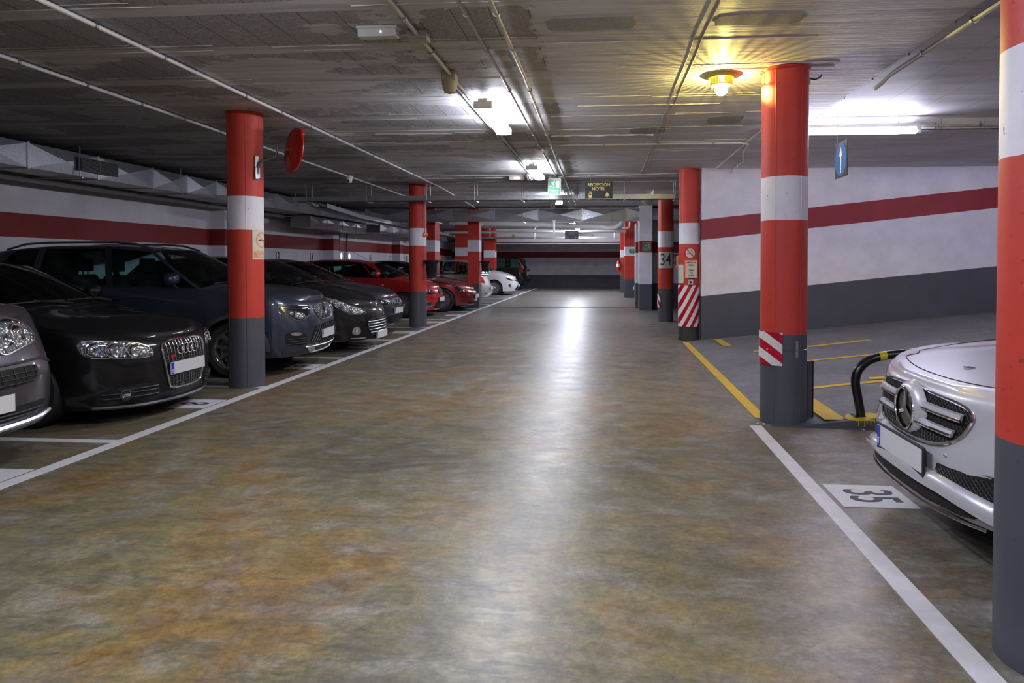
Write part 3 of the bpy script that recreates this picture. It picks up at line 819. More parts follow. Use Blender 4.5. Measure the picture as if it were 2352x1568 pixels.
# ---- floor markings (painted on the floor: parts of the floor)
def strip(x0,x1,y0,y1,mat,par,name='painted_line',z=.003):
    o=box(name,x0,x1,y0,y1,z-.003,z,mat,par); return o
strip(-3.83,-3.72,-6.5,38.2,M['whitel'],floor)
strip(1.235,1.335,-6.5,5.95,M['whitel'],floor)
for y in (.33,2.68,5.03,7.38,9.73,12.05,14.42,16.5,19.28,21.6,23.95,26.3,28.6,30.9,33.2,35.5):
    strip(-8.5,-3.83,y-.045,y+.045,M['whitel'],floor)
for y in (1.0,): strip(1.335,6,y,y+.09,M['whitel'],floor)
for (a,b) in ((19.33,21.55),(21.65,23.9)):
    strip(-8.4,-3.84,a,b,M['green'],floor,'painted_bay',.0018)
    strip(-4.9,-3.86,a+.9,a+1.05,M['whitel'],floor)
def bay_panel(n,x0,x1,y0,y1,left=True):
    p=box('bay_number_panel',x0,x1,y0,y1,.001,.0035,M['whitel'],floor)
    t=text('bay_number',n,.40,M['stencil'],p,((x0+x1)/2,(y0+y1)/2,.0042),(0,0,PI/2 if left else -PI/2),sx=.62,bold=.004,depth=.0006)
bay_panel('35',1.365,1.79,4.0,4.40,False)
for n,y in (('7',4.1),('8',6.45),('9',8.9),('10',11.1),('11',13.4),('12',15.75),('13',17.9),('17',27.4),('18',29.7),('19',32)):
    bay_panel(n,-4.24,-3.85,y-.2,y+.2)
# yellow ramp lines
def ylinepts(pts,w,name='painted_line'):
    mb=MB()
    P=[]
    for i,(x,y) in enumerate(pts):
        a=Vector(pts[max(i-1,0)]); b=Vector(pts[min(i+1,len(pts)-1)]); t=(b-a).normalized(); n=Vector((-t.y,t.x))*w/2
        P.append([(x+n.x,y+n.y,zr(x)+.004),(x-n.x,y-n.y,zr(x)+.004)])
    mb.grid(P); return mb.build(name,M['yellow'],ramp_o,smooth=False)
ylinepts([(1.40,6.25),(1.40,12.1)],.11)
ylinepts([(2.02,5.98),(2.02,7.6)],.30); ylinepts([(2.00,11.2),(2.00,12.15)],.22)
ylinepts([(1.8,7.35),(2.5,7.42),(3.2,7.42),(5,7.45)],.10); ylinepts([(2.85,7.62),(3.15,7.55),(4.2,7.55)],.16)
ylinepts([(2.0,8.95),(2.8,9.1),(3.6,9.1)],.09); ylinepts([(2.25,10.1),(2.9,10.3),(3.9,10.4)],.12); ylinepts([(2.2,10.35),(2.6,10.3)],.18)
jt=MB(); jt.tube([(-3.7+.32*i,21.25-.035*i*.2,.0) for i in range(16)],.012,5); jt.build('floor_joint',M['dark'],floor)
# wall numbers
for n,y in (('12',15.6),('13',17.63),('14',19.74),('15',22.6),('16',24.84),('17',27.2),('18',29.46),('11',13.2),('10',10.9),('9',8.4),('8',6.2)):
    text('wall_number',n,.42,M['stencil'],wall_left,(XL+.003,y,1.525),(PI/2,0,PI/2),sx=.6,bold=.004,depth=.001)

# ------------------------------------------------------------------ columns
def column(label,x,y,r,mat,top=CZ,collar=False,panels=True):
    t=thing('column',label,'column',(x,y,0),0,'round columns'); t['kind']='thing'
    mb=MB(); n=48
    mb.lathe([(r,0),(r,top)],n=n); sh=mb.build('shaft',mat,t)
    # formwork seams running up the shaft
    s=MB()
    for a in (-2.2,-1.05,.4):
        s.tube([(r*math.cos(a),r*math.sin(a),0.0),(r*math.cos(a),r*math.sin(a),top)],.0035,5)
    s.build('casting_seam',mat,t)
    if collar:
        c_=MB(); c_.lathe([(r,top-.03),(r+.012,top-.018),(r+.02,top-.004),(r+.0,top)],n=n); c_.build('collar',mat,t)
    return t
cA=column('red, white and grey round column carrying a round mirror, beside the dark blue car',-4.07,7.455,.19,M['col'],collar=True)
cB=column('red round column with a small orange lamp and a black bin, beside red parked cars',-4.06,14.54,.185,M['col'])
cR=column('round red column at the kerb of the ramp with a striped guard plate',1.565,6.155,.197,M['col'],collar=True)
cP=column('large close-up red, white and grey column cut off by the right picture edge',1.585,2.50,.195,M['col'])
c34=column('red round column bearing the number 34',1.43,16.49,.185,M['col'],3.01)
m4,nt4,_=None,None,None
cO=column('red column with no-smoking sign and wrapped in diagonal striped sheet at the ramp wall',1.50,12.50,.18,bandmat('signed column paint',[(0,DK),(.30,RED),(1.725,WHT),(2.10,RED)]))
base=simple('worn dark base',(.035,.035,.03),.6,var=.6,vs=5)
b=MB(); b.lathe([(.182,0),(.182,.26)],n=40); b.build('base_band',base,cO,label='dark scuffed foot of the column')
def sqcol(label,x0,x1,y0,y1,mat,top=CZ):
    t=thing('column',label,'column',((x0+x1)/2,(y0+y1)/2,0),0,'square columns'); t['kind']='thing'
    mb=MB().box(x0-(x0+x1)/2,x1-(x0+x1)/2,y0-(y0+y1)/2,y1-(y0+y1)/2,0,top); mb.build('shaft',mat,t,smooth=False,bevel=.008); return t
sqcol('red square column rising behind the dark red car with a black bag on it',-4.30,-3.93,21.05,21.45,M['col2'],CZ)
sqcol('dark red rectangular column with white band left of the silver car',-5.90,-5.33,21.05,21.66,M['col2'],CZ)
sqcol('dark red column farther back, half hidden by the square column',-6.25,-5.55,28.0,28.5,M['col4'],CZ)
colF=sqcol('red square column beyond the white hatchback',-5.98,-5.42,33.2,33.75,M['col3'],CZ)
colE=sqcol('wide bright red square column carrying a green running man sign',.747,1.25,27.35,27.9,M['col4'],CZ)
colX=sqcol('narrow far red column with a fire extinguisher on its side',.685,.95,32.2,32.7,M['col3'],CZ)

# ------------------------------------------------------------------ lamps
def fluo(label,x,y,on=True,strength=26):
    t=thing('fluorescent_lamp',label,'ceiling lamp',(x,y,CZ),0,'fluorescent lamps along the aisle')
    b=MB(); b.box(-.05,.05,-.72,.72,-.085,-.045); b.build('housing',M['white'],t,smooth=True,bevel=.012)
    for sg in (1,-1): MB().box(-.094,.094,sg*.70,sg*.715,-.150,-.075).build('end_cap',M['white'],t,bevel=.006)
    for sg in (1,-1): MB().box(-.03,.03,sg*.5-.012,sg*.5+.012,-.046,-.002).build('bracket',M['steel'],t,smooth=False)
    d=MB(); P=[]
    for yy in np.linspace(-.70,.70,3):
        P.append([(.092*math.copysign(abs(math.cos(a))**.6,math.cos(a)),yy,-.105-.045*math.copysign(abs(math.sin(a))**.8,math.sin(a))) for a in np.linspace(-.55,PI+.55,13)])
    d.grid(P); d.add([P[0][i] for i in range(13)],[tuple(range(13))]); d.add([P[-1][i] for i in range(13)],[tuple(range(13))[::-1]])
    d.build('diffuser',emis('lamp glow %g'%strength,(.84,.87,1.0),strength),t)
    return t
LX=-1.22
for y,l,s_ in ((7.45,'nearest lit fluorescent lamp on the ceiling conduit, above the aisle',29),(11.95,'second lit fluorescent lamp on the ceiling, in front of the exit sign',29),
            (3.0,'lit fluorescent lamp overhead, just above the picture',32),(-1.5,'lit fluorescent lamp behind the viewpoint',58),(-5.5,'lit fluorescent lamp near the back wall',18),
            (17.2,'lit fluorescent lamp hidden behind the cable tray',46),(23.4,'lit fluorescent lamp behind the ventilation duct',40),(27.3,'small bright far lamp above the second hotel sign',60),(31.6,'farthest fluorescent lamp in front of the white beam',75)):
    fluo(l,LX-(.1 if y>20 else 0),y,True,s_)
tl=thing('tube_lamp','long lit fluorescent tube over the ramp beside the arrow sign','ceiling lamp',(2.95,8.40,2.955))
MB().box(-.72,.72,-.03,.03,.045,.085).build('batten',M['white'],tl,smooth=False)
for sg in (1,-1): MB().box(sg*.72-.03,sg*.72+.03,-.03,.03,-.035,.05).build('end_holder',M['white'],tl,bevel=.006)
MB().tube([(-.70,0,0),(.70,0,0)],.034,14).build('tube',emis('tube glow',(.80,.78,1.0),34),tl)
for sg in (1,-1): MB().tube([(sg*.5,0,.07),(sg*.5,0,.19)],.006).build('hanger',M['steel'],tl)
t2=thing('tube_lamp','long tube lamp of the upper ramp hidden behind the near column','ceiling lamp',(6.6,8.40,2.955))
MB().tube([(-.70,0,0),(.70,0,0)],.034,14).build('tube',MATS['tube glow'],t2)
MB().box(-.74,.74,-.03,.03,.045,.175).build('batten',M['white'],t2,smooth=False)
fill_tube=thing('tube_lamp','added fill tube lamp over the right hand bays, outside the picture','ceiling lamp',(3.7,1.2,3.0))  # unseen lamp, added to brighten the front of the near column
MB().tube([(-.70,0,0),(.70,0,0)],.034,14).build('tube',emis('tube glow soft',(.82,.80,1.0),38),fill_tube)
MB().box(-.74,.74,-.03,.03,.045,.13).build('batten',M['white'],fill_tube,smooth=False)
# amber ribbed beacon
ax,ay=1.03,6.25
am=thing('amber_lamp','round glowing yellow lamp throwing rays over the ceiling beside the ramp column','ceiling lamp',(ax,ay,CZ))
MB().lathe([(.0,0),(.135,0),(.14,-.012),(.12,-.03),(.04,-.036),(0,-.036)],n=40).build('base_dish',simple('brass dish',(.30,.28,.05),.4),am)
MB().lathe([(.0,-.185),(.03,-.18),(.052,-.155),(.056,-.13),(.045,-.10),(.0,-.092)],n=28).build('globe',emis('amber glow',(1.0,.80,.22),9),am)
rb=MB()
for k in range(46):
    a=2*PI*k/46; r0,r1=.084,.098; w_=.0034
    c_,s_=math.cos(a),math.sin(a)
    vs=[(r*c_-q*s_,r*s_+q*c_,z) for z in (-.090,-.022) for r in (r0,r1) for q in (-w_,w_)]
    rb.add(vs,[(0,1,3,2),(4,6,7,5),(0,4,5,1),(2,3,7,6),(0,2,6,4),(1,5,7,3)])
rb.build('lens_ribs',simple('amber ribs',(.55,.42,.05),.4),am,smooth=False)
rg=MB()
for z,r in ((-.092,.091),): rg.tube([(r*math.cos(t),r*math.sin(t),z) for t in np.linspace(0,2*PI,32,endpoint=False)],.004,6,closed=True)
rg.build('lens_ring',MATS['amber ribs'],am)
pl=bpy.data.lights.new('amber bulb','POINT'); pl.energy=62; pl.color=(1.0,.80,.22); pl.shadow_soft_size=.006
po=bpy.data.objects.new('amber_bulb',pl); COL.objects.link(po); po.location=(0,0,-.078); po.parent=am
# emergency light boxes and siren
def emergency(label,x,y,z,w=.30,lit=False):
    t=thing('emergency_light',label,'emergency light',(x,y,z),0)
    MB().box(-w/2,w/2,-.05,.05,-.02,0).build('base_plate',M['white'],t,bevel=.006)
    mb=MB(); mb.prism([(-.046,-.02),(.046,-.02),(.038,-.075),(-.038,-.075)],lambda p:(-w/2+.01,p[0],p[1]),lambda p:(w/2-.01,p[0],p[1])); o=mb.build('cover',M['white'],t,bevel=.004)
    if lit: MB().box(-.05,.06,-.052,-.05,-.06,-.03).build('indicator',emis('warm glow',(1,.5,.2),3),o)
    MB().lathe([(0,-.004),(.005,-.003),(.006,0)],c=(w*.1,-.045,-.045),axis=(0,-1,0),n=8).build('status_led',emis('led',(1,.6,.3),3),o)
emergency('white emergency light box on the ceiling near the top of the picture',-1.62,4.80,CZ)
emergency('small emergency light with a warm glow left of the exit sign',-1.72,13.2,CZ,.30,True)
emergency('small grey emergency light box right of the nearest lit lamp',-.93,9.95,CZ,.20)
t=thing('junction_box','grey junction box on the ceiling conduit beside the white emergency box','junction box',(-1.36,4.92,CZ))
MB().box(-.075,.075,-.06,.06,-.06,0).build('case',M['pipe'],t,bevel=.01); MB().box(-.07,.07,-.055,.055,-.068,-.06).build('lid',M['pipe'],t,bevel=.004)
MB().tube([(-.075,0,-.02),(-.24,0,-.02)],.008).build('cable_stub',M['pipe'],t)
t=thing('ceiling_lantern','beige bulkhead lantern on the ceiling before the nearest lit lamp','bulkhead lamp',(-1.37,5.95,CZ))
MB().box(-.065,.065,-.06,.06,-.09,0).build('bracket',M['pipec'],t,bevel=.012)
MB().lathe([(.066,-.06),(.068,-.10),(.062,-.15),(.045,-.185),(.0,-.20)],c=(0,0,0),n=24).build('cover',simple('beige plastic',(.52,.48,.36),.4),t)
# ------------------------------------------------------------------ conduits
def conduit(label,pts,r=.013,mat='pipe',clips=.75,name='conduit',cat='conduit',bend=None):
    t=thing(name,label,cat,pts[0],0)
    o=Vector(pts[0]); P=[Vector(p)-o for p in pts]
    MB().tube(P,r,8).build('pipe',M[mat],t)
    c_=MB(); n=0
    for a,b in zip(P[:-1],P[1:]):
        Ln=(b-a).length; k=int(Ln/clips)
        d=(b-a).normalized()
        for i in range(1,k+1):
            p=a+d*(i*clips-.3*clips)
            c_=MB(); c_.tube([p-d*.012,p+d*.012],r*1.5,8); c_.box(p.x-.006,p.x+.006,p.y-.006,p.y+.006,p.z,CZ-o.z-.002) if CZ-o.z-p.z<.1 else None; c_.build('clip',M['steel'],t); n+=1
    return t
zc=CZ-.03
conduit('long white ceiling conduit passing right of the mirror column',[(-3.52,YB+.5,zc),(-3.55,6,zc),(-3.60,14.7,zc),(-3.9,20.2,zc)],.016,'pvc')
conduit('white ceiling conduit farther left, meeting the round columns row',[(-4.74,YB+.5,zc),(-4.82,7,zc),(-4.88,10,zc),(-4.95,17,zc)],.016,'pvc')
conduit('thick conduit carrying the fluorescent lamps',[(-1.36,YB+.5,zc),(-1.36,13.3,zc)],.018)
conduit('thin conduit running just right of the lamp conduit',[(-1.405,6.1,zc),(-1.405,13.2,zc)],.010)
conduit('beige conduit right of the fluorescent lamps, nearer one',[(-1.00,YB+.5,zc),(-.92,6,zc),(-.95,13.3,zc),(-1.0,19.5,zc)],.014,'pipec')
conduit('beige conduit right of the fluorescent lamps, outermost one',[(-.78,YB+.5,zc),(-.72,6,zc),(-.76,9,zc),(-.80,13.3,zc),(-.84,19.5,zc)],.016,'pipec')
conduit('beige conduit crossing the ceiling from the lamps to the ramp edge',[(-1.3,9.85,zc),(-.55,9.62,zc),(1.85,9.62,zc),(1.98,9.75,zc),(2.02,10.3,zc-.02),(2.2,11.2,zc-.03),(2.2,12.2,zc-.03),(2.2,12.28,2.98)],.012,'pipec')
conduit('conduit crossing the ceiling beside the exit sign',[(-3.6,14.2,zc),(-1.2,13.35,zc),(-.8,13.1,zc),(.2,13.0,zc),(1.45,12.75,zc)],.012,'pipe')
conduit('pair of thin conduits crossing beyond the hotel sign',[(-.8,14.0,zc),(1.9,14.0,zc)],.012,'pipe')
conduit('conduit running along the edge of the ramp ceiling',[(2.445,3.0,CZ+.03),(2.445,8.5,CZ+.03)],.011,'steel')
conduit('cream conduit ending in a hook above the ramp, near the right column',[(2.54,2.2,zc+.03),(2.54,6.35,zc+.03),(2.53,6.5,zc-.0),(2.47,6.55,zc-.05)],.02,'pipec')
conduit('double conduit on the ramp beam right of the tube lamp',[(2.95,8.50,3.00),(3.15,8.50,3.03),(8.5,8.50,3.03)],.014,'pipe')
conduit('thin dark conduit along the ramp beam',[(3.4,8.53,2.99),(8.5,8.53,2.99)],.008,'steel')
t=thing('loose_cable','short dangling end of cable with cream connector beside the ramp column top','cable',(1.80,6.3,CZ))
MB().tube([(.0,0,-.03),(.06,0,-.045),(.1,0,-.03),(.12,0,-.01)],.008).build('cable',M['black'],t)
MB().lathe([(0,0),(.012,-.005),(.016,-.03),(.010,-.055),(0,-.06)],c=(.01,0,-.035),n=10).build('connector',M['pipec'],t)
# ------------------------------------------------------------------ cable tray
def tray(label,pts,w=.32,h=.095,holes=True,rods=()):
    t=thing('cable_tray',label,'cable tray',pts[0],0); o=Vector(pts[0]); P=[Vector(p)-o for p in pts]
    a=MB(); 
    for sg in (1,-1):
        G=[]
        for i,p in enumerate(P):
            d=(P[min(i+1,len(P)-1)]-P[max(i-1,0)]).normalized(); n=Vector((-d.y,d.x,0))*sg*w/2
            G.append([p+n+Vector((0,0,h)),p+n+Vector((0,0,0)),p+n-Vector((n.x,n.y,0)).normalized()*.02])
        a.grid(G)
    a.build('side_rail',M['galv'],t,smooth=False)
    g=MB(); b=MB()
    for p,q in zip(P[:-1],P[1:]):
        d=(q-p); Ln=d.length; d.normalize(); n=Vector((-d.y,d.x,0)); k=int(Ln/.05)
        for i in range(k):
            c_=p+d*(i*.05)
            g.add([c_-n*w/2,c_-n*w/2+d*.02,c_+n*w/2+d*.02,c_+n*w/2],[(0,1,2,3)])
        for s_ in (-.5,-.25,0,.25,.5): g.add([p+n*w*s_*.96-n*.006,p+n*w*s_*.96+n*.006,q+n*w*s_*.96+n*.006,q+n*w*s_*.96-n*.006],[(0,1,2,3)])
        for s_,z in ((-.1,.02),(.0,.02),(.07,.022),(.02,.045)): b.tube([p+n*s_+Vector((0,0,z)),q+n*s_+Vector((0,0,z))],.012,6)
    g.build('slotted_floor',M['galv'],t,smooth=False); b.build('cables',M['black'],t)
    if holes:
        hl=MB(); p,q=P[0],P[-1]; d=(q-p).normalized(); n=Vector((-d.y,d.x,0)); Ln=(q-p).length
        for i in range(int(Ln/.145)):
            c_=p+d*(i*.145+.06)-n*(w/2+.0015); hl.lathe([(0,0),(.006,0)],c=c_+Vector((0,0,h-.025)),axis=-n,n=6)
        hl.build('punched_hole',M['dark'],t)
    for r in rods:
        p=Vector(r)-o
        rd=MB(); rd.tube([p+Vector((0,-w/2-.01,-.01)),p+Vector((0,-w/2-.01,CZ-r[2]))],.0055,6); rd.tube([p+Vector((0,w/2+.01,-.01)),p+Vector((0,w/2+.01,CZ-r[2]))],.0055,6)
        rd.box(p.x-.012,p.x+.012,p.y-w/2-.04,p.y+w/2+.06,p.z-.022,p.z-.002); rd.build('hanger',M['steel'],t,smooth=False)
    return t
tz=2.695
tray('long galvanised cable tray crossing the aisle behind the exit and hotel signs',[(-6.6,14.14,tz),(1.85,14.14,tz)],rods=[(x,14.14,tz) for x in (-6.3,-5.0,-3.72,-2.7,-1.72,-.58,.38,1.4)])
tray('cable tray branching off towards the back along the parked cars',[(-6.2,14.45,tz-.10),(-6.2,16.5,2.50),(-6.3,22,2.48),(-6.6,30,2.48)],holes=False,rods=[])
tray('far cable tray crossing below the far white beam',[(-6.6,32.9,2.56),(.72,32.9,2.56)],.3,.09,False,rods=[(x,32.9,2.56) for x in (-5.6,-3.4,-1.2,.4)])
# ------------------------------------------------------------------ ducts
def duct(label,p0,p1,w,h,sec,loc,axis='Y',seed=1,grille=None,step=0):
    """rectangular duct, cross-broken panels, flanges between sections"""
    t=thing('ventilation_duct',label,'ventilation duct',loc,0)
    rnd=random.Random(seed); Ln=p1-p0; a=MB(); f=MB(); br=MB(); u=0; k=0
    def V(s,l,z): return (l,s,z) if axis=='Y' else (s,-l,z)
    while u<Ln-1e-3:
        s1=min(u+sec*rnd.choice((.75,1,1)),Ln); m_=(u+s1)/2; d=.034
        # side facing the aisle / camera, with pyramid cross-break
        for l0,sg in ((w,1),(0,-1)):
            c_=V(m_,l0+sg*d,h/2); q=[V(u,l0,0),V(s1,l0,0),V(s1,l0,h),V(u,l0,h)]
            a.add(q+[c_],[(0,1,4),(1,2,4),(2,3,4),(3,0,4)])
        q=[V(u,0,0),V(s1,0,0),V(s1,w,0),V(u,w,0),V(m_,w/2,-.02)]; a.add(q,[(0,1,4),(1,2,4),(2,3,4),(3,0,4)])
        q=[V(u,0,h),V(s1,0,h),V(s1,w,h),V(u,w,h)]; a.add(q,[(0,1,2,3)])
        for ss in (u,):
            e=.014
            P=[(-e,-e),(w+e,-e),(w+e,h+e),(-e,h+e)]
            f.prism(P,lambda p:V(ss-.016,p[0],p[1]),lambda p:V(ss+.016,p[0],p[1]))
        if k%2==1:
            sm_=(u+s1)/2+.2
            x_=MB()
            br.prism([(-.12,-.045),(w+.10,-.045),(w+.10,-.02),(-.12,-.02)],lambda p:V(sm_-.015,p[0],p[1]),lambda p:V(sm_+.015,p[0],p[1]))
            br.prism([(w+.05,-.03),(w+.062,-.03),(w+.062,CZ-loc[2]),(w+.05,CZ-loc[2])],lambda p:V(sm_-.006,p[0],p[1]),lambda p:V(sm_+.006,p[0],p[1]))
        u=s1; k+=1
    a.build('panels',M['galv'],t,smooth=False); f.each('flange',M['steel'],t,smooth=False)
    if br.v: br.each('bracket',M['steel'],t,smooth=False)
    return t
d1=duct('long galvanised ventilation duct along the top of the left wall',0,29.0,.62,.33,1.25,(XL+.5,-6.5,2.66),'Y',3)
g=thing('vent_grille',None,None,(.665,16.2,.17)); g.parent=d1
G=MB(); G.box(0,.02,-.40,.40,-.10,.10); G.build('frame',simple('dull slats',(.10,.105,.115),.5),g,smooth=False)
G=MB()
for k in range(9): G.box(.02,.035,-.37,.37,-.085+.019*k,-.075+.019*k)
G.box(.02,.036,-.012,.012,-.09,.09); G.build('slats',simple('dull slats',(.10,.105,.115),.5),g,smooth=False)
MB().box(.021,.022,-.375,.375,-.09,.09).build('opening',M['dark'],g,smooth=False)
duct('ventilation duct crossing the aisle behind the cable tray',0,10.6,.62,.34,1.32,(-7.3,21.0,2.66),'X',5)
duct('lower duct branching along the left wall farther back',0,10,.55,.30,1.4,(XL+.45,23.0,2.45),'Y',9)
duct('short duct offset above the parked cars at mid distance',0,4.2,.5,.28,1.1,(XL+.6,17.2,2.33),'Y',12)
# ------------------------------------------------------------------ far pipes
t=thing('drain_pipe','thick grey pipe slanting under the far ceiling','pipe',(-5.9,25.6,2.93))
MB().tube([(0,0,0),(3.4,0,-.10),(6.1,0,-.22),(6.5,.05,-.26)],.085,14).build('pipe',M['pvc'],t)
for x in (1.2,3.3,5.0): MB().tube([(x-.05,0,-.0355*x+.0),(x+.05,0,-.0355*x-.002)],.098,14).build('pipe_socket',M['pvc'],t)
t=thing('drain_pipe','thinner grey pipe below the thick far pipe',"pipe",(-6.5,27.2,2.62))
MB().tube([(0,0,0),(7.3,0,.02)],.05,12).build('pipe',M['pvc'],t)
t=thing('drain_pipe','bulging white pipe trap beside the wide red far column','pipe',(.0,25.4,2.68))
MB().tube([(-.2,0,.06),(.1,0,.0),(.35,0,.02),(.55,0,.12),(.62,0,.32)],.08,12).build('pipe',M['pvc'],t)
t=thing('drain_pipe','thin white pipe bending up beside the wide red far column','pipe',(.75,27.1,2.75))
MB().tube([(-.6,0,0),(.12,0,0),(.18,0,.05),(.2,0,.25)],.035,10).build('pipe',M['pvc'],t)
t=thing('drain_pipe','far white pipe crossing under the white beam','pipe',(-5.5,33.4,2.33))
MB().tube([(0,0,0),(6.2,0,0)],.03,10).build('pipe',M['pvc'],t)
t=thing('hanging_bracket','dark vertical bracket hanging under the crossing duct','bracket',(-1.52,20.2,2.55))
MB().box(-.03,.03,-.01,.01,-.33,.08).build('bar',M['steel'],t,smooth=False); MB().box(-.05,.05,-.03,.03,.08,.1).build('mounting_plate',M['steel'],t,smooth=False)
# ------------------------------------------------------------------ signs and small fittings
def wrapobj(name,me,mat,par,r,phi,zc,off=0):
    """wrap a flat mesh (x right, y up, z thickness) round a column of radius r; phi: facing angle (rad) measured from -Y towards +X"""
    bm=bmesh.new(); bm.from_mesh(me); bmesh.ops.triangulate(bm,faces=bm.faces)
    for _ in range(3):
        le=[e for e in bm.edges if abs(e.verts[0].co.x-e.verts[1].co.x)>.016]
        if le: bmesh.ops.subdivide_edges(bm,edges=le,cuts=1); bmesh.ops.triangulate(bm,faces=bm.faces)
    bm.to_mesh(me); bm.free()
    for v in me.vertices:
        a=phi+v.co.x/r; rr=r+off+v.co.z; z=v.co.y
        v.co=(rr*math.sin(a),-rr*math.cos(a),zc+z)
    me.materials.clear(); me.materials.append(mat); o=bpy.data.objects.new(name,me); COL.objects.link(o); o.parent=par; return o
def flat(shape,t=.002,nx=12):
    """shape: list of quads-grid rows [(x,y)...]"""
    mb=MB(); mb.grid([[(x,y,t) for x,y in r] for r in shape]); me=bpy.data.meshes.new('f'); me.from_pydata(mb.v,[],mb.f); me.update(); return me
def rect(x0,x1,y0,y1,t=.002,n=12):
    mb=MB(); xs=np.linspace(x0,x1,n)
    mb.grid([[(x,y0,0),(x,y0,t),(x,y1,t),(x,y1,0)] for x in xs]); mb.add([(x0,y0,0),(x0,y0,t),(x0,y1,t),(x0,y1,0)],[(0,1,2,3)]); mb.add([(x1,y0,0),(x1,y0,t),(x1,y1,t),(x1,y1,0)],[(3,2,1,0)])
    me=bpy.data.meshes.new('f'); me.from_pydata(mb.v,[],mb.f); me.update(); return me
def ringm(r0,r1,t=.003,n=40,cx=0,cy=0):
    mb=MB(); mb.grid([[(cx+r*math.cos(a),cy+r*math.sin(a),t) for r in (r0,r1)] for a in np.linspace(0,2*PI,n,endpoint=False)],closeu=True)
    me=bpy.data.meshes.new('f'); me.from_pydata(mb.v,[],mb.f); me.update(); return me
def bar(x0,y0,x1,y1,w,t=.004,n=10):
    d=Vector((x1-x0,y1-y0)).normalized(); nn=Vector((-d.y,d.x))*w/2
    return flat([[(x0+(x1-x0)*u+nn.x,y0+(y1-y0)*u+nn.y),(x0+(x1-x0)*u-nn.x,y0+(y1-y0)*u-nn.y)] for u in np.linspace(0,1,n)],t)
def poly_plate(name,poly,mat,par,t=.002,y=0,f=lambda p,y:(p[0],y,p[1])):
    return MB().prism(poly,lambda p:f(p,y),lambda p:f(p,y-t)).build(name,mat,par,smooth=False)
def runner(par,cx,cz,s,mat,y,flip=1,name='running_man'):
    mb=MB()
    def limb(pts,w): 
        for a,b in zip(pts[:-1],pts[1:]):
            d=Vector((b[0]-a[0],b[1]-a[1])); 
            if d.length<1e-6: continue
            d.normalize(); n=Vector((-d.y,d.x))*w/2
            q=[(a[0]+n.x-d.x*w*.3,a[1]+n.y-d.y*w*.3),(a[0]-n.x-d.x*w*.3,a[1]-n.y-d.y*w*.3),(b[0]-n.x+d.x*w*.3,b[1]-n.y+d.y*w*.3),(b[0]+n.x+d.x*w*.3,b[1]+n.y+d.y*w*.3)]
            mb.prism(q,lambda p:(cx+flip*p[0]*s,y,cz+p[1]*s),lambda p:(cx+flip*p[0]*s,y-.002,cz+p[1]*s))
    limb([(.12,.42),(-.02,.10)],.20); limb([(-.02,.10),(.20,-.05),(.12,-.35),(.22,-.37)],.11); limb([(-.04,.08),(-.14,-.18),(-.45,-.22)],.11)
    limb([(.12,.42),(.32,.25),(.45,.32)],.08); limb([(.08,.42),(-.18,.36),(-.28,.15)],.08)
    mb.prism([(.20+.09*math.cos(a),.60+.09*math.sin(a)) for a in np.linspace(0,2*PI,14,endpoint=False)],lambda p:(cx+flip*p[0]*s,y,cz+p[1]*s),lambda p:(cx+flip*p[0]*s,y-.002,cz+p[1]*s))
    return mb.build(name,mat,par,smooth=False)
def arrowpoly(cx,cz,L_,hw,sw,ang):
    p=[(-L_/2,-sw/2),(L_/2-hw*.9,-sw/2),(L_/2-hw*.9,-hw/2),(L_/2,0),(L_/2-hw*.9,hw/2),(L_/2-hw*.9,sw/2),(-L_/2,sw/2)]
    c_,s_=math.cos(ang),math.sin(ang); return [(cx+x*c_-y*s_,cz+x*s_+y*c_) for x,y in p]
# green exit sign hanging in front of the tray
t=thing('exit_sign','green and white running man sign with arrow, hanging over the aisle','sign',(-.975,13.0,2.845)); t.rotation_euler=(0,.03,0)
box('panel',-.122,.122,-.006,.006,-.155,.155,M['paper'],t)
box('green_field',-.108,.108,-.009,-.006,-.055,.14,M['signgreen'],t); box('green_field',-.108,.108,-.009,-.006,-.14,-.065,M['signgreen'],t)
runner(t,-.03,.035,.135,M['white'],-.0095); box('door_symbol',.03,.095,-.012,-.009,-.02,.115,M['paper'],t)
text('lettering','SALIDA DE\nEMERGENCIA',.026,M['white'],t,(0,-.0105,-.085),FRONT,bold=.0005)
poly_plate('arrow',arrowpoly(0,-.125,.17,.03,.009,0),M['white'],t,.002,-.009)
for sx in (-.09,.09): MB().tube([(sx,0,.155),(sx,0,.232)],.002,5).build('wire',M['steel'],t)
def hotel(label,loc,w,h,bm,fm,up=True):
    t=thing('hotel_sign',label,'sign',loc)
    box('panel',-w/2,w/2,-.006,.006,-h/2,h/2,bm,t)
    text('lettering','RECEPCIÓN',w*.165,fm,t,(0,-.0075,h*.30),FRONT,bold=.0015,sx=.93); text('lettering','HOTEL',w*.165,fm,t,(0,-.0075,h*.06),FRONT,bold=.0015,sx=.93)
    poly_plate('arrow',arrowpoly(w*.30,-h*.28,h*.36,h*.30,h*.075,PI/2 if up else 0),fm,t,.002,-.006)
    l=MB(); 
    a,b=-w*.31,-h*.30
    for q in ((a-.03,a+.03,b-.055,b-.045),(a-.03,a+.03,b+.02,b+.03),(a-.03,a-.022,b-.05,b+.025),(a+.022,a+.03,b-.05,b+.025),(a-.022,a+.022,b-.035,b-.005)): l.box(q[0],q[1],-.008,-.006,q[2],q[3])
    for sx,d in ((-.014,1),(.014,-1)): l.prism(arrowpoly(a+sx,b+.055,.04,.022,.006,d*PI/2),lambda p:(p[0],-.006,p[1]),lambda p:(p[0],-.008,p[1]))
    l.build('lift_symbol',fm,t,smooth=False)
    for sx in (-w*.3,w*.3): MB().tube([(sx,0,h/2),(sx,0,CZ-loc[2])],.0025,5).build('wire',M['steel'],t)
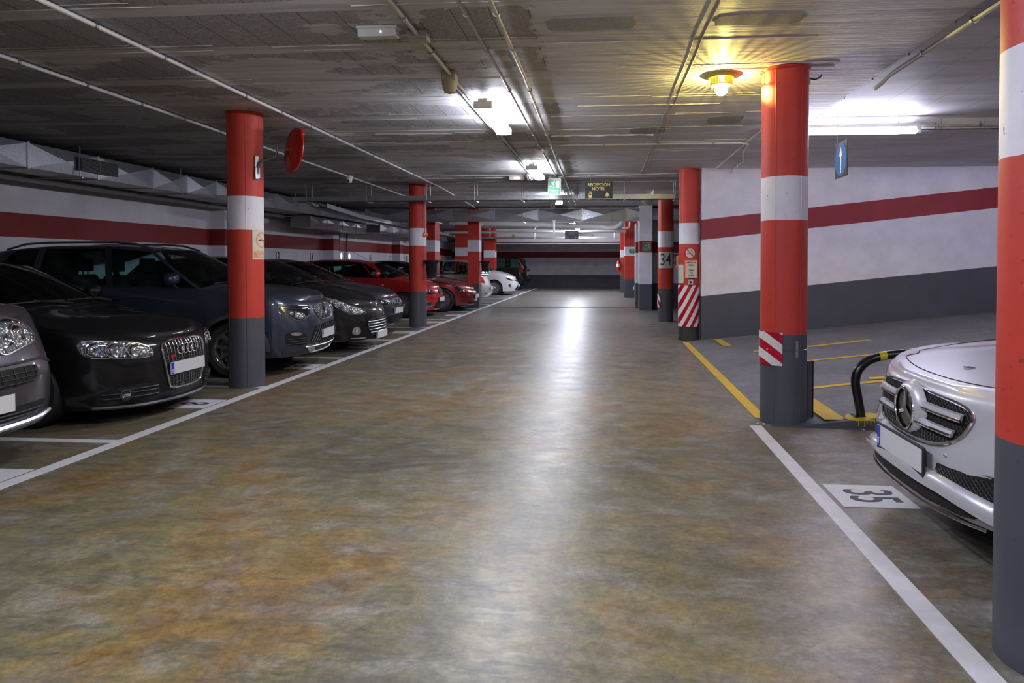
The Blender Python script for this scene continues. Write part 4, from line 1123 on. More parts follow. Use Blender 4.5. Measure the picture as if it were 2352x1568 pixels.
hotel('black sign with gold letters RECEPCIÓN HOTEL and an upward arrow',(-.13,13.0,2.777),.52,.317,M['signblack'],M['gold'])
hotel('small blue-grey RECEPCIÓN HOTEL sign hanging beyond the crossing duct',(-1.10,22.2,2.30),.44,.26,simple('sign blue with sheen',(.26,.29,.52),.5),M['white'],False)  # panel colour lightened to stand in for light reflected off the sign
# blue arrow sign over the ramp
t=thing('arrow_sign','square hanging sign with white arrow on a blue disc over the ramp','sign',(2.45,7.36,2.475))
box('panel',-.004,.004,-.18,.18,-.185,.185,simple('dark navy panel',(.03,.03,.06),.5),t)
MB().lathe([(0,.0065),(.172,.0065),(.172,.003)],axis=(-1,0,0),n=48).build('blue_disc',M['signblue'],t)
MB().prism([(-.0,.135),(-.045,.035),(-.016,.035),(-.012,-.14),(.012,-.14),(.016,.035),(.045,.035)],lambda p:(-.0066,-p[0],p[1]),lambda p:(-.0085,-p[0],p[1])).build('arrow',M['white'],t,smooth=False)
for sy in (-.13,.13): MB().tube([(0,sy,.185),(0,sy,CZ-2.475)],.0018,5).build('string',M['paper'],t)
# photoluminescent exit sign on the grey pilaster, green exit sign on the red column
t=thing('exit_sign','pale photoluminescent exit sign on the grey pilaster','sign',(1.205,20.285,1.85))
box('panel',-.12,.12,-.006,.012,-.15,.15,simple('pale glow panel',(.34,.38,.26),.5),t); box('green_field',-.10,.10,-.009,-.006,-.04,.13,simple('dull green',(.05,.12,.07),.5),t); box('green_field',-.10,.10,-.009,-.006,-.135,-.06,MATS['dull green'],t)
runner(t,-.03,.03,.12,MATS['pale glow panel'],-.0095); box('door_symbol',.03,.085,-.012,-.009,-.02,.11,MATS['pale glow panel'],t)
text('lettering','SALIDA DE\nEMERGENCIA',.024,MATS['pale glow panel'],t,(0,-.0105,-.097),FRONT)
t=thing('exit_sign','small green sign with running man on the white band of the wide red column','sign',(1.08,27.335,1.86))
box('panel',-.15,.15,-.006,.012,-.08,.08,M['signgreen'],t); runner(t,-.04,-.01,.12,M['white'],-.0065)
poly_plate('arrow',arrowpoly(.08,.0,.09,.06,.02,PI),M['white'],t,.002,-.006)
# warning triangles on far beam
for x,l in ((-4.6,'dim yellow warning triangle on the far white beam, above the dark people carrier'),(-.66,'bright yellow warning triangle on the far white beam beside the far lamp glow')):
    t=thing('warning_sign',l,'sign',(x,33.985,2.70))
    poly_plate('border',[(-.13,-.10),(.13,-.10),(0,.13)],M['signblack'],t,.01,0); poly_plate('yellow_face',[(-.105,-.087),(.105,-.087),(0,.10)],simple('warning yellow',(.75,.6,.03),.5),t,.012,0)
    MB().prism([(.01,.06),(-.025,-.01),(.0,-.01),(-.01,-.07),(.03,.012),(.005,.012)],lambda p:(p[0],-.012,p[1]),lambda p:(p[0],-.014,p[1])).build('bolt_symbol',M['signblack'],t,smooth=False)
# round mirror on first column
t=thing('traffic_mirror','round red-backed convex mirror with visor on an arm from the red column','mirror',(-4.07,7.455,2.5))
a0=Vector((.155,-.115,.0))
bk=MB(); bk.box(-.012,.012,-.025,.025,-.17,.09); bk.box(.012,.022,-.03,.03,-.16,-.04); bo=bk.build('wall_bracket',M['steel'],t,bevel=.004); bo.location=(.18,-.085,-.0); bo.rotation_euler=(0,0,-.5)
MB().tube([(.19,-.09,-.11),(.20,-.09,-.02),(.24,-.08,.035),(.31,-.06,.06),(.37,-.04,.085),(.39,-.03,.14),(.395,-.03,.23)],.013,10).build('arm',simple('dull arm steel',(.16,.17,.18),.4,.8),t)
dn=Vector((.67,.72,-.10)).normalized(); dc=Vector((.55,.02,.165))
D=MB(); D.lathe([(.0,-.045),(.05,-.045),(.055,-.035),(.12,-.03),(.13,-.022),(.19,-.012),(.20,-.004),(.245,.0),(.255,.012),(.25,.025),(.235,.022),(.12,.05),(0,.06)],dc,dn,48)
dd=D.build('dish',M['redp'],t)
MB().lathe([(.236,.024),(.12,.055),(0,.066)],dc,dn,48).build('mirror_face',M['chrome'],dd)
up=(Vector((0,0,1))-dn*dn.z).normalized(); sd=dn.cross(up)
V_=MB(); V_.grid([[dc+(up*math.cos(a)+sd*math.sin(a))*.255+dn*h_ for h_ in (0,.025+.055*math.cos(a*1.5))] for a in np.linspace(-.9,.9,20)]); vo=V_.build('visor',M['redp'],dd); so=vo.modifiers.new('s','SOLIDIFY'); so.thickness=.004
MB().tube([(.395,-.03,.17),(.47,-.01,.17),dc-dn*.04],.011,8).build('joint',M['steel'],t)
# paper on first column
pA=cA; R_=.19; ph=math.radians(88)
pz=thing('no_smoking_notice','curled white no smoking notice in pale orange wrapped on the first red column','notice',(-4.07,7.455,0))
wrapobj('sheet',rect(-.13,.13,-.165,.165,.002,20),M['paper'],pz,R_,ph,1.60,.002)
po_=simple('faded orange',(.72,.27,.13),.6)
wrapobj('prohibition_ring',ringm(.075,.092,.003,cy=.055),po_,pz,R_,ph,1.60,.002); wrapobj('slash',bar(-.055,.11,.055,0,.014),po_,pz,R_,ph,1.60,.002); wrapobj('cigarette',bar(-.06,.052,.05,.052,.014,.0035),M['ink'],pz,R_,ph,1.60,.002)
wrapobj('caption_box',rect(-.115,.115,-.145,-.065,.0035,14),po_,pz,R_,ph,1.60,.002)
wrapobj('lettering',textmesh('PROHIBIDO\nFUMAR',.042,1,.0008,'CENTER',.0004),M['paper'],pz,R_,ph,1.607-.11,.006)
# guard plate on ramp column
ang0=math.radians(14)   # direction towards the viewpoint
def guard(name,label,col,x,y,r,phi,hw,z0,z1,mat,n=14,cat='guard plate'):
    t=thing(name,label,cat,(x,y,0))
    wrapobj('striped_sheet',rect(-hw,hw,0,z1-z0,.004,n),mat,t,r,phi,z0,.006); return t
t=guard('striped_guard','red and white striped plate wired round the ramp column at knee height',cR,1.565,6.155,.197,math.radians(-14-50),.165,.515,.80,stripes('stripes a',.125,.88,'XZ'))
W_=MB(); W_.tube([(.205*math.cos(a),.205*math.sin(a),.652) for a in np.linspace(0,2*PI,40,endpoint=False)],.0025,5,closed=True); W_.build('wire_tie',M['satin'],t)
wrapobj('tape_scrap',rect(-.012,.012,-.07,.07,.001,3),simple('tape',(.25,.25,.25),.6),t,.197,math.radians(20),.66,.001)
t=guard('striped_guard','tall diagonal striped sheet wrapped round the column at the ramp wall',cO,1.50,12.50,.18,0,.30,.255,.997,stripes('stripes b',.118,-.47,'XZ'),40)
t=guard('striped_guard','small rounded striped plate on the left of the column numbered 34',c34,1.43,16.49,.185,math.radians(-5-62),.075,.335,.65,stripes('stripes c',.11,-.5,'YZ'),8)
# 34 panel
p34=thing('number_panel','white panel with stencilled 34 wrapped on the round column','number panel',(1.43,16.49,0))
wrapobj('panel',rect(-.19,.19,1.27-1.46,1.655-1.46,.002,22),M['paper'],p34,.185,math.radians(-5),1.46,.001)
wrapobj('digits',textmesh('34',.41,.70,.0015,'CENTER',.0005),M['stencil'],p34,.185,math.radians(-5),1.46,.004)
# fittings on the signed column
t=thing('no_smoking_sign','round no smoking sign on the column at the ramp wall','sign',(1.50,12.50,0))
wrapobj('disc',ringm(.0005,.09,.002),M['paper'],t,.18,.02,1.57,.002); wrapobj('ring',ringm(.084,.098,.003),M['redgl'],t,.18,.02,1.57,.003)
wrapobj('slash',bar(-.06,.062,.06,-.062,.016),M['redgl'],t,.18,.02,1.57,.003); wrapobj('cigarette',bar(-.06,-.012,.045,-.012,.016,.003),M['ink'],t,.18,.02,1.57,.003)
wrapobj('smoke_curl',bar(.0,.055,.055,.01,.008,.003),M['ink'],t,.18,.02,1.57,.003)
t=thing('door_notice','framed notice reading APERTURA PUERTA OPEN THE DOOR','notice',(1.515,12.298,1.285))
box('frame',-.115,.115,-.008,.012,-.165,.165,simple('orange frame',(.75,.10,.02),.4),t,bevel=.004)
box('sheet',-.100,.100,-.011,-.008,-.150,.150,M['paper'],t)
for i,s_ in enumerate(('APERTURA','PUERTA','','OPEN','THE','DOOR')):
    if s_: text('lettering',s_,.034,M['ink'],t,(0,-.012,.115-.046*i),FRONT,bold=.0012)
t=thing('button_box','small grey push button box below the door notice','button box',(1.505,12.30,1.055))
box('case',-.047,.047,-.035,.02,-.05,.05,M['steel'],t,bevel=.008); MB().lathe([(0,.0),(.018,0),(.018,-.006)],c=(0,-.035,0),axis=(0,1,0),n=16).build('button',M['black'],t)
t=thing('notice_sheet','tall white printed sheet on the left side of the signed column','notice',(1.345,12.36,1.20)); t.rotation_euler=(0,0,-.35)
box('board',-.045,.05,-.004,.006,-.165,.165,M['paper'],t)
for i in range(6): box('text_line',-.03,.035-(i%3)*.01,-.0055,-.004,.10-.04*i,.106-.04*i,simple('grey ink',(.35,.35,.36),.7),t)
box('clip',-.02,.02,-.012,.006,.16,.18,M['steel'],t)
t=thing('cork_board','edge of a cork coloured board behind the signed column','board',(1.325,12.50,1.40)); box('board',-.05,.0,-.004,.008,-.13,.13,M['wood'],t)
t=thing('poster','blue topped poster on the grey side wall behind the signed column','poster',(2.15,21.29,1.50)); box('sheet',-.13,.13,-.008,.005,-.17,.17,simple('poster blue grey',(.30,.30,.40),.6),t); box('blue_header',-.13,.13,-.010,-.008,.10,.17,simple('poster blue',(.10,.12,.35),.6),t); box('photo_strip',-.10,.10,-.010,-.008,-.03,.02,M['white'],t)
# cctv and detectors
def dome(label,loc,s=1,stalk=0):
    t=thing('security_camera',label,'camera',loc)
    MB().lathe([(0,0),(.055*s,0),(.058*s,-.02*s),(.05*s,-.05*s),(0,-.052*s)],c=(0,0,-stalk),n=24).build('mount',M['white'],t)
    if stalk: MB().tube([(0,0,0),(0,0,-stalk)],.012,8).build('stalk',M['white'],t)
    MB().lathe([(.046*s,0),(.046*s,-.03*s),(.035*s,-.062*s),(.0,-.075*s)],c=(0,0,-stalk-.05*s),n=24).build('dome',M['white'] if s>1 else M['smoke'],t)
    if s<=1: MB().lathe([(0.03,0),(.03,-.03),(0,-.05)],c=(0,0,-stalk-.05),n=16).build('lens',M['black'],t)
    else: MB().lathe([(0,0),(.022,0),(.018,.012),(0,.014)],c=(.0,-.035*s,-stalk-.085*s),axis=(0,-1,-.3),n=14).build('lens',M['black'],t)
dome('small white dome camera on the left ceiling conduit',(-4.87,12.7,CZ-.03),1.15)
dome('white camera hanging below the cable tray under the exit sign',(-1.24,16.0,CZ-.13),1.5,.08)
t=thing('ceiling_speaker','white rounded speaker with a dark rosette below the second lit lamp','speaker',(-1.42,12.85,CZ))
MB().lathe([(0,0),(.07,-.0),(.072,-.05),(.065,-.10),(.04,-.13),(0,-.135)],n=20).build('case',M['white'],t); MB().lathe([(0,0),(.033,0),(.033,.004)],c=(0,-.062,-.09),axis=(0,-1,-.25),n=16).build('rosette',M['black'],t)
t=thing('cone_lamp','beige upside down cone shade on the ceiling near column 34','ceiling lamp',(.95,15.9,2.845))
MB().lathe([(0,0),(.125,-.02),(.13,-.035),(.05,-.095),(.0,-.12)],n=28).build('cone_shade',simple('beige shade',(.60,.57,.44),.4),t); MB().tube([(0,0,-.01),(0,0,CZ-2.845)],.012).build('stem',M['white'],t)
t=thing('orange_lamp','small orange pilot lamp on the side of the second red column','lamp',(-3.885,14.45,2.0))
MB().lathe([(0,.0),(.055,0),(.055,.035),(.04,.05),(0,.055)],axis=(.55,-.8,0),n=20).build('lens',M['orange'],t)
MB().tube([(.01,.0,.05),(.012,.01,.5),(.015,.02,1.03),(.08,.03,1.055),(.3,-.1,1.055)],.008,6).build('cable',M['redp'],t)
t=thing('orange_lamp','tiny orange lamp on the far red column behind the white hatchback','lamp',(-5.415,33.3,2.0))
MB().lathe([(0,.0),(.06,0),(.05,.05),(0,.06)],axis=(.9,-.4,0),n=14).build('lens',M['orange'],t)
# bins hung on columns
def bin_(label,loc,s=1):
    t=thing('waste_bin',label,'bin',loc)
    P=[]
    for a in np.linspace(0,2*PI,28,endpoint=False):
        cs,sn=math.copysign(abs(math.cos(a))**.6,math.cos(a)),math.copysign(abs(math.sin(a))**.6,math.sin(a)); k=1+.03*math.sin(a*9)
        P.append([(cs*r*k*s,sn*r*.8*k*s,z) for r,z in ((.0,-.30),(.105,-.30),(.125,-.05),(.150,-.02),(.152,.03),(.135,.035),(.12,-.02),(.1,-.28))])
    MB().grid(P,closeu=True).build('bag_lined_bucket',M['bag'],t)
    f=MB(); f.tube([(cs*.13,sn*.10,-.31) for cs,sn in ((-1,-1),(1,-1),(1,1),(-1,1))],.006,5,closed=True); f.tube([(.13,-.10,-.31),(.14,-.10,-.05)],.005,5); f.build('wire_frame',M['satin'],t)
    MB().tube([(-.14,0,.02),(-.19,.02,.03)],.01,6).build('strap',M['black'],t)
bin_('black bag-lined bin hung on the second red round column',(-3.72,14.42,1.42)); bin_('black bin bag hanging at the square red column beside the silver car',(-3.76,21.2,1.42))
# chargers
for y,l in ((21.75,'white wall charger with glowing oval ring, left one'),(22.45,'white wall charger with glowing oval ring, right one')):
    t=thing('wall_charger',l,'charger',(XL+.0,y,1.60)); box('case',0,.12,-.12,.12,-.17,.17,M['white'],t,bevel=.03)
    MB().tube([(.125,.045*math.cos(a),.02+.085*math.sin(a)) for a in np.linspace(0,2*PI,24,endpoint=False)],.012,6,closed=True).build('light_ring',emis('charger glow',(.75,.95,1),1.0),t)
    MB().tube([(.05,0,.17),(.05,0,.95)],.025,8).build('feed_pipe',M['black'],t)
# fire extinguisher
t=thing('fire_extinguisher','red fire extinguisher hung on the narrow far red column','fire extinguisher',(.60,32.05,1.05))
MB().lathe([(0,0),(.075,0),(.085,.02),(.085,.36),(.06,.42),(.025,.45),(.025,.48)],n=24).build('cylinder',M['redp'],t)
box('valve_head',-.03,.03,-.02,.02,.48,.53,M['black'],t); MB().tube([(.03,0,.5),(.09,-.03,.42),(.10,-.04,.2),(.07,-.05,.05)],.011,6).build('hose',M['black'],t); MB().lathe([(.0865,.15),(.0865,.30)],n=24).build('paper_label',M['paper'],t)
MB().tube([(0,0,.42),(.09,.1,.42)],.01,5).build('hook',M['steel'],t)
# grey channel post beside the ramp column
t=thing('channel_post','short dark grey channel post right behind the ramp column','post',(1.80,6.20,.03))
mb=MB(); mb.box(-.03,.032,-.03,-.022,0,.50); mb.box(-.03,-.022,-.03,.03,0,.50); mb.box(.024,.032,-.03,.03,0,.50); mb.build('channel',simple('dark grey metal',(.075,.078,.10),.5),t,smooth=False); MB().box(-.05,.05,-.04,.045,-.02,.004).build('base_plate',M['steel'],t,smooth=False)
# barrier rail
t=thing('barrier_rail','black hooped pipe barrier with yellow tape bands at the ramp edge','barrier',(2.20,6.06,zr(2.2)))
pts=[(0,0,0),(-.02,0,.12),(-.045,0,.25),(-.05,0,.31),(-.042,0,.36),(-.022,0,.405),(.01,0,.445),(.05,0,.478),(.10,0,.502),(.16,0,.520),(.24,0,.535),(1.2,0,.535+.10),(2.2,0,.72),(2.4,0,.72),(2.52,0,.66),(2.56,0,.55),(2.56,0,.26)]
MB().tube(pts,.038,16).build('pipe',simple('gloss black paint',(.008,.008,.009),.25),t,angle=60)
for x,z,a in ((.175,.523,.19),(.46,.558,.104)):
    MB().tube([(x-.03,0,z-.03*a),(x+.03,0,z+.03*a)],.0395,16,caps=False).build('tape_band',simple('yellow tape',(.62,.52,.02),.4),t)
MB().box(-.07,.07,-.06,.06,0,.008).build('base_plate',MATS['gloss black paint'],t,smooth=False)
dr=MB()
dr.prism([(-.13,-.12),(.13,-.125),(.16,-.02),(.10,.08),(-.1,.08),(-.15,-.04)],lambda p:(p[0],p[1],.001+p[0]*SL),lambda p:(p[0],p[1],.005+p[0]*SL))
for x,l in ((-.09,.02),(-.07,.05),(-.05,.03),(-.02,.06),(.0,.03),(.03,.045),(.06,.02),(.09,.05),(.11,.03)): dr.box(x-.003,x+.003,-.145,-.139,-l,.006)
dr.box(-.13,.13,-.146,-.118,-.008+.0,.005); dr.build('paint_spill',simple('spilled yellow',(.72,.50,.02),.35),ramp_o,smooth=False).location=(2.2,6.06,zr(2.2))
# sprinkler bits on the floor: small stones by the kerb
for i,(x,y) in enumerate(((1.32,6.02),(1.37,6.0),(2.15,5.86))):
    o=MB().lathe([(0,0),(.012,.004),(.008,.012),(0,.014)],n=7).build('plaster_crumb',M['cream'],None,loc=(x,y,0)); tag(o,'small crumb of white plaster at the foot of the ramp column' if i<2 else 'small pale crumb on the floor by the dark kerb','debris','plaster crumbs' if i<2 else None)
# ------------------------------------------------------------------ the parked cars
P_black=paint('paint black',(.004,.004,.005),0,.5,.55,.15); P_blue=paint('paint dark blue grey',(.040,.050,.082),.45,.36,.7,.3); P_blackp=paint('paint black brown',(.006,.005,.006),0,.5,.7,.15)
P_grey=paint('paint dark grey',(.050,.050,.066),.45,.36,.7,.3); P_red=paint('paint red',(.42,.012,.012),.1,.3); P_dred=paint('paint dark red',(.20,.006,.012),.45,.3)
P_sil=paint('paint silver',(.62,.63,.69),.3,.36); P_silg=paint('paint silver grey',(.52,.53,.52),.3,.35); P_white=paint('paint white',(.74,.74,.76),0,.3); P_plum=paint('paint plum grey',(.070,.060,.075),.5,.36,.6,.3)
trimm=simple('grey cladding',(.035,.035,.042),.6)
def hexl(x0,x1,z0,z1,p):
    L_=[]; 
    for k in range(-60,60):
        L_.append([(x0+k*p,z0),(x0+k*p+(z1-z0)*.9,z1)]); L_.append([(x0+k*p,z1),(x0+k*p+(z1-z0)*.9,z0)])
    return L_
def grille(c,poly,lines,r=.004,mat=None,off=.007,frame=None,fr=.009,name='grille',back=None):
    """symmetric opening centred on the nose, poly given as right half from top centre to bottom centre"""
    full=[(s,z) for s,z in poly]+[(-s,z) for s,z in poly[::-1] if s>1e-6]
    b=MB(); sm=smooth_poly(full,2); zs=[p[1] for p in sm]; z0,z1=min(zs),max(zs); rows=[]
    for j in range(13):
        z=z0+(z1-z0)*min(max(j/12,.004),.996); sc=scan(sm,z)
        if sc: rows.append([c.M(sc[0]+(sc[1]-sc[0])*i/24,z,.003) for i in range(25)])
    b.grid(rows); ring=[rows[0][i] for i in range(25)]
    g=b.build(name,back or M['dark'],c.root)
    if lines: c.bars('mesh_bars',sm,lines,r,mat or M['black'],off,par=g,mirror=False)
    if frame:
        MB().tube([c.M(p[0],p[1],.006) for p in sm],fr,8,closed=True).build('grille_frame',frame,g)
    return g,sm
def rings4(c,z,r,gap,mat,par,off=.02):
    mb=MB()
    for k in (-1.5,-.5,.5,1.5):
        ctr=c.M(0,z,off); ctr.y=k*gap
        mb.tube([ctr+Vector((.002*(k%2),r*math.cos(a),r*math.sin(a))) for a in np.linspace(0,2*PI,24,endpoint=False)],.006,8,closed=True)
    mb.build('ring_badge',mat,par)
def badge_ellipse(c,z,rx,rz,mat,par,off=.012,e='f',cross=True):
    mb=MB(); ctr=c.M(0,z,off,e); 
    mb.tube([ctr+Vector((0,rx*math.cos(a),rz*math.sin(a))) for a in np.linspace(0,2*PI,24,endpoint=False)],.005,6,closed=True)
    if cross: mb.tube([ctr+Vector((0,rx*.45*math.cos(a),rz*.9*math.sin(a))) for a in np.linspace(0,2*PI,20,endpoint=False)],.004,6,closed=True); mb.tube([ctr+Vector((0,rx*.8*math.cos(a),rz*.35+rz*.35*math.sin(a))) for a in np.linspace(0,2*PI,20,endpoint=False)],.004,6,closed=True)
    mb.build('maker_badge',mat,par)
def badge_s(c,z,s,mat,par,off=.016):
    ctr=c.M(0,z,off); mb=MB()
    for q in ([(-.5,.75),(.2,.75),(.5,.45),(.1,.12),(-.45,.30),(-.45,.62)],[(.5,-.75),(-.2,-.75),(-.5,-.45),(-.1,-.12),(.45,-.30),(.45,-.62)]):
        mb.tube([ctr+Vector((0,p[0]*s,p[1]*s)) for p in q],s*.14,5)
    mb.build('maker_badge',mat,par)
def roof_rail(c,mat,d0,d1):
    for sg in (1,-1):
        pts=[(c.L/2-d,sg*(c.yr-.02),c.Fzr(d)+c.rc*.15+(.05 if 0<i<8 else .01)) for i,d in enumerate(np.linspace(d0,d1,9))]
        MB().tube(pts,.014,8).build('roof_rail',mat,c.root)
def tail(c,poly,name='tail_lamp'):
    for sg in (1,-1): c.patch(name,poly,M['taillens'],.006,'r',par=c.root,side=sg,dome=.01)
HP=PI

# --- 1 grey SUV cut by the left edge
c=Car(L=4.6,W=1.82,af=.62,nf=2.9,sbf=[(.2,.09),(.33,.03),(.45,0),(.62,.0),(.78,.05),(.95,.14),(1.05,.2)],zt=[(0,1.0),(.2,1.055),(.8,1.12),(1.2,1.15),(2.4,1.16),(4.6,1.18)],
      zbf=.30,zbs=.30,zbr=.3,xf=.92,xr=3.58,wr=.36,ra=.40,cow=(1.05,1.28),rf=(1.85,2.0),rt=(4.2,4.1),rb=(4.5,4.35),zr=[(1.85,1.58),(2.6,1.66),(3.5,1.65),(4.3,1.58)],yr=.62,
      cols=[(1.34,2.06,'w'),(2.38,2.55,'b'),(2.46,2.62,'w'),(3.4,3.4,'p'),(3.5,3.48,'w'),(4.15,3.95,'p')],seams=(1.35,2.42,3.45))
c.build('car','dark plum-grey car cut off by the left picture edge, nearest the viewer','' and None or (-3.58-2.3,3.83,0),0,P_plum) if False else None
c.seams=(1.35,2.42,3.45)
c.build('car','dark plum grey car cut off by the left picture edge',(-3.80-2.3,3.82,0),0,P_plum)
g,sm=grille(c,[(0,.975),(.20,.97),(.235,.93),(.20,.83),(0,.805)],hexl(0,1,.78,1.0,.03),.004,M['black'])
c.line('grille_bar',[(-.23,.885),(.23,.885)],.014,M['chrome'],.012,par=g,sides=(1,))
c.lampunit([(.26,.79),(.25,.90),(.29,.98),(.46,1.03),(.60,1.02),(.70,.91),(.66,.86),(.44,.83)],[(.50,.93,.058),(.36,.89,.04)],back=M['lampin'],border=M['satin'])
g2,_=grille(c,[(0,.70),(.44,.715),(.54,.71),(.52,.64),(.46,.60),(0,.585)],[[(-1,z),(1,z)] for z in (.615,.645,.675)]+[[(s,.56),(s,.75)] for s in np.arange(-.6,.61,.1)],.004,M['black'],name='lower_grille')
g3,_=grille(c,[(0,.43),(.55,.47),(.66,.46),(.5,.395),(0,.375)],[[(-1,z),(1,z)] for z in (.40,.425)],.006,trimm,name='lower_grille')
c.line('chrome_lip',[(-.70,.375),(-.55,.355),(0,.345),(.55,.355),(.70,.375)],.018,M['satin'],.012,par=c.root,sides=(1,))
c.line('bumper_crease',[(-.80,.70),(-.6,.745),(0,.74),(.6,.745),(.80,.70)],.010,P_plum,.0,par=c.root,sides=(1,))
pl=c.plate(.505,.0,off=.02,blue=True)
# --- 2 black saloon
c=Car(L=4.58,W=1.77,af=.80,nf=2.45,sbf=[(.14,.05),(.25,.01),(.45,0),(.62,.02),(.72,.07),(.80,.13)],zt=[(0,.715),(.12,.755),(.5,.83),(1.0,.90),(1.25,.95),(2.3,.98),(3.7,1.01),(4.58,.97)],
      zbf=.15,zbs=.18,zbr=.22,xf=.90,xr=3.55,wr=.32,ra=.35,cow=(1.12,1.36),rf=(1.86,2.02),rt=(3.75,3.55),rb=(4.25,4.1),zr=[(1.86,1.34),(2.5,1.395),(3.1,1.385),(3.8,1.28)],yr=.54,rc=.035,
      cols=[(1.44,2.06,'w'),(2.42,2.55,'b'),(2.50,2.62,'w'),(3.35,3.25,'p'),(3.45,3.32,'w'),(3.8,3.45,'p')],seams=(1.42,2.46,3.5),crown=.075)
c.build('car','black car with four interlocked rings on a tall chrome grille',(-3.96-2.29,6.17,0),0,P_black)
z0=.245
gl=[[(s,.1),(s*1.12,.8)] for s in np.arange(-.40,.41,.042)]
G,sm=grille(c,[(0,.685),(.27,.675),(.315,.63),(.295,.50),(.25,.29),(.225,z0+.01),(0,z0)],gl,.0028,M['satin'],frame=M['chrome'],fr=.010)
c.bars('cross_bars',sm,[[(-1,z),(1,z)] for z in list(np.arange(.27,.37,.028))+list(np.arange(.515,.69,.030))],.0028,M['black'],.009,par=G,mirror=False)
c.patch('plate_panel',[(-.29,.362),(.29,.362),(.31,.50),(-.31,.50)],M['black'],.010,par=G,smooth=0,side=1,ns=14)
rings4(c,.595,.047,.070,M['chrome'],G,.024)
c.plate(.435,.03,off=.014)
box('trim_badge',-.003,.003,-.035,.035,-.012,.012,M['redgl'],G,bevel=.002).location=c.M(-.20,.54,.014)
c.lampunit([(.40,.575),(.405,.62),(.44,.665),(.52,.70),(.70,.725),(.93,.745),(1.00,.73),(.985,.66),(.92,.60),(.7,.585),(.52,.565)],[(.57,.638,.058),(.725,.652,.064),(.88,.668,.054)],back=M['lampin'],border=M['chrome'])
for sg in (1,-1):
    b=c.patch('bumper_intake',[(.36,.20),(.36,.33),(.55,.345),(.80,.31),(.90,.22),(.7,.20)],M['dark'],.003,par=c.root,side=sg)[0]
    for zz in (.235,.275,.305): MB().tube([c.M(s*sg,zz,.008) for s in np.linspace(.37,.84 if zz<.29 else .7,14)],.006,6).build('intake_bar',M['black'],b)
    ctr=c.M(.66*sg,.265,.0); n=(c.M(.66*sg,.265,.05)-ctr).normalized()
    f=MB().lathe([(.052,0),(.052,.022),(.044,.026),(.040,.016)],ctr,n,24).build('fog_lamp',M['alloyd'],b); MB().lathe([(.040,.016),(.030,.008),(0,.004)],ctr,n,20).build('reflector',M['chrome'],f); MB().lathe([(.041,.018),(.02,.027),(0,.028)],ctr,n,20).build('lamp_lens',M['lens'],f)
c.line('front_splitter',[(-.92,.165),(-.5,.15),(0,.145),(.5,.15),(.92,.165)],.016,simple('splitter',(.05,.05,.06),.35),.012,par=c.root,sides=(1,))
c.line('hood_gap',[(.34,.70),(.60,.735),(.9,.765)],.003,M['dark'],.002,par=c.root)
# --- 3 dark blue SUV
c=Car(L=4.36,W=1.84,af=.62,nf=2.8,sbf=[(.2,.12),(.33,.03),(.5,0),(.62,.01),(.72,.03),(.88,.10),(1.0,.2)],zt=[(0,.905),(.15,.955),(.6,1.02),(1.1,1.07),(2.4,1.10),(3.4,1.15),(4.36,1.12)],
      zbf=.24,zbs=.27,zbr=.3,xf=.86,xr=3.49,wr=.345,ra=.385,cow=(.98,1.24),rf=(1.80,1.95),rt=(3.95,3.85),rb=(4.22,4.1),zr=[(1.8,1.53),(2.5,1.60),(3.2,1.595),(4.0,1.52)],yr=.60,rc=.03,
      cols=[(1.30,2.02,'w'),(2.30,2.46,'b'),(2.38,2.54,'w'),(3.20,3.25,'p'),(3.30,3.33,'w'),(3.85,3.62,'p')],seams=(1.33,2.34,3.28),spokes=9,twist=.18,crown=.06)
c.build('car','dark blue grey SUV with roof rails behind the first round column',(-3.72-2.17,8.65,0),math.radians(6),P_blue,lowm=trimm)
roof_rail(c,M['satin'],1.95,3.75)
M['smokein']=simple('dark lamp interior',(.10,.10,.12),.2,.8)
G,sm=grille(c,[(0,.855),(.30,.845),(.335,.80),(.26,.70),(.19,.665),(0,.66)],hexl(0,1,.6,.9,.055),.005,M['alloyd'],frame=M['chrome'],fr=.007)
badge_s(c,.76,.060,M['chrome'],G,.02)
G2,_=grille(c,[(0,.61),(.37,.605),(.44,.55),(.52,.42),(.50,.36),(0,.345)],hexl(0,1,.3,.65,.075),.006,M['black'],name='lower_grille')
c.lampunit([(.42,.85),(.44,.81),(.50,.74),(.62,.69),(.74,.68),(.86,.76),(.98,.86),(.94,.875),(.7,.87)],[(.74,.755,.040)],back=M['smokein'],border=M['chrome'])
for sg in (1,-1): c.patch('reflector',[(.56,.715),(.60,.77),(.80,.80),(.84,.78),(.74,.70),(.62,.70)],M['lampin'],.0045,par=c.root,side=sg)
c.line('daytime_light_strip',[(.50,.825),(.72,.82),(.88,.845)],.006,M['chrome'],.016,par=c.root)
for sg in (1,-1):
    b=c.patch('bumper_intake',[(.58,.365),(.60,.47),(.66,.55),(.88,.56),(.92,.50),(.90,.38)],M['dark'],.003,par=c.root,side=sg)[0]
    c.patch('fog_lamp',[(.70,.495),(.70,.54),(.86,.545),(.84,.505)],M['chrome'],.010,par=b,side=sg,smooth=1)
    for zz in (.40,.43,.46): MB().tube([c.M(s*sg,zz,.008) for s in np.linspace(.63,.88,9)],.005,6).build('intake_bar',M['black'],b)
    c.patch('skid_corner',[(.30,.25),(.44,.25),(.60,.34),(.52,.345),(.40,.33)],M['satin'],.012,par=c.root,side=sg)
c.patch('lower_cladding',[(-.95,.245),(.95,.245),(.93,.335),(-.93,.335)],trimm,.006,par=c.root,side=1,smooth=0,ns=40)
c.line('skid_trim',[(-.62,.345),(0,.33),(.62,.345)],.008,M['satin'],.012,par=c.root,sides=(1,)); c.line('lower_lip',[(-.40,.26),(0,.25),(.40,.26)],.012,simple('lip grey',(.25,.25,.27),.4),.012,par=c.root,sides=(1,))
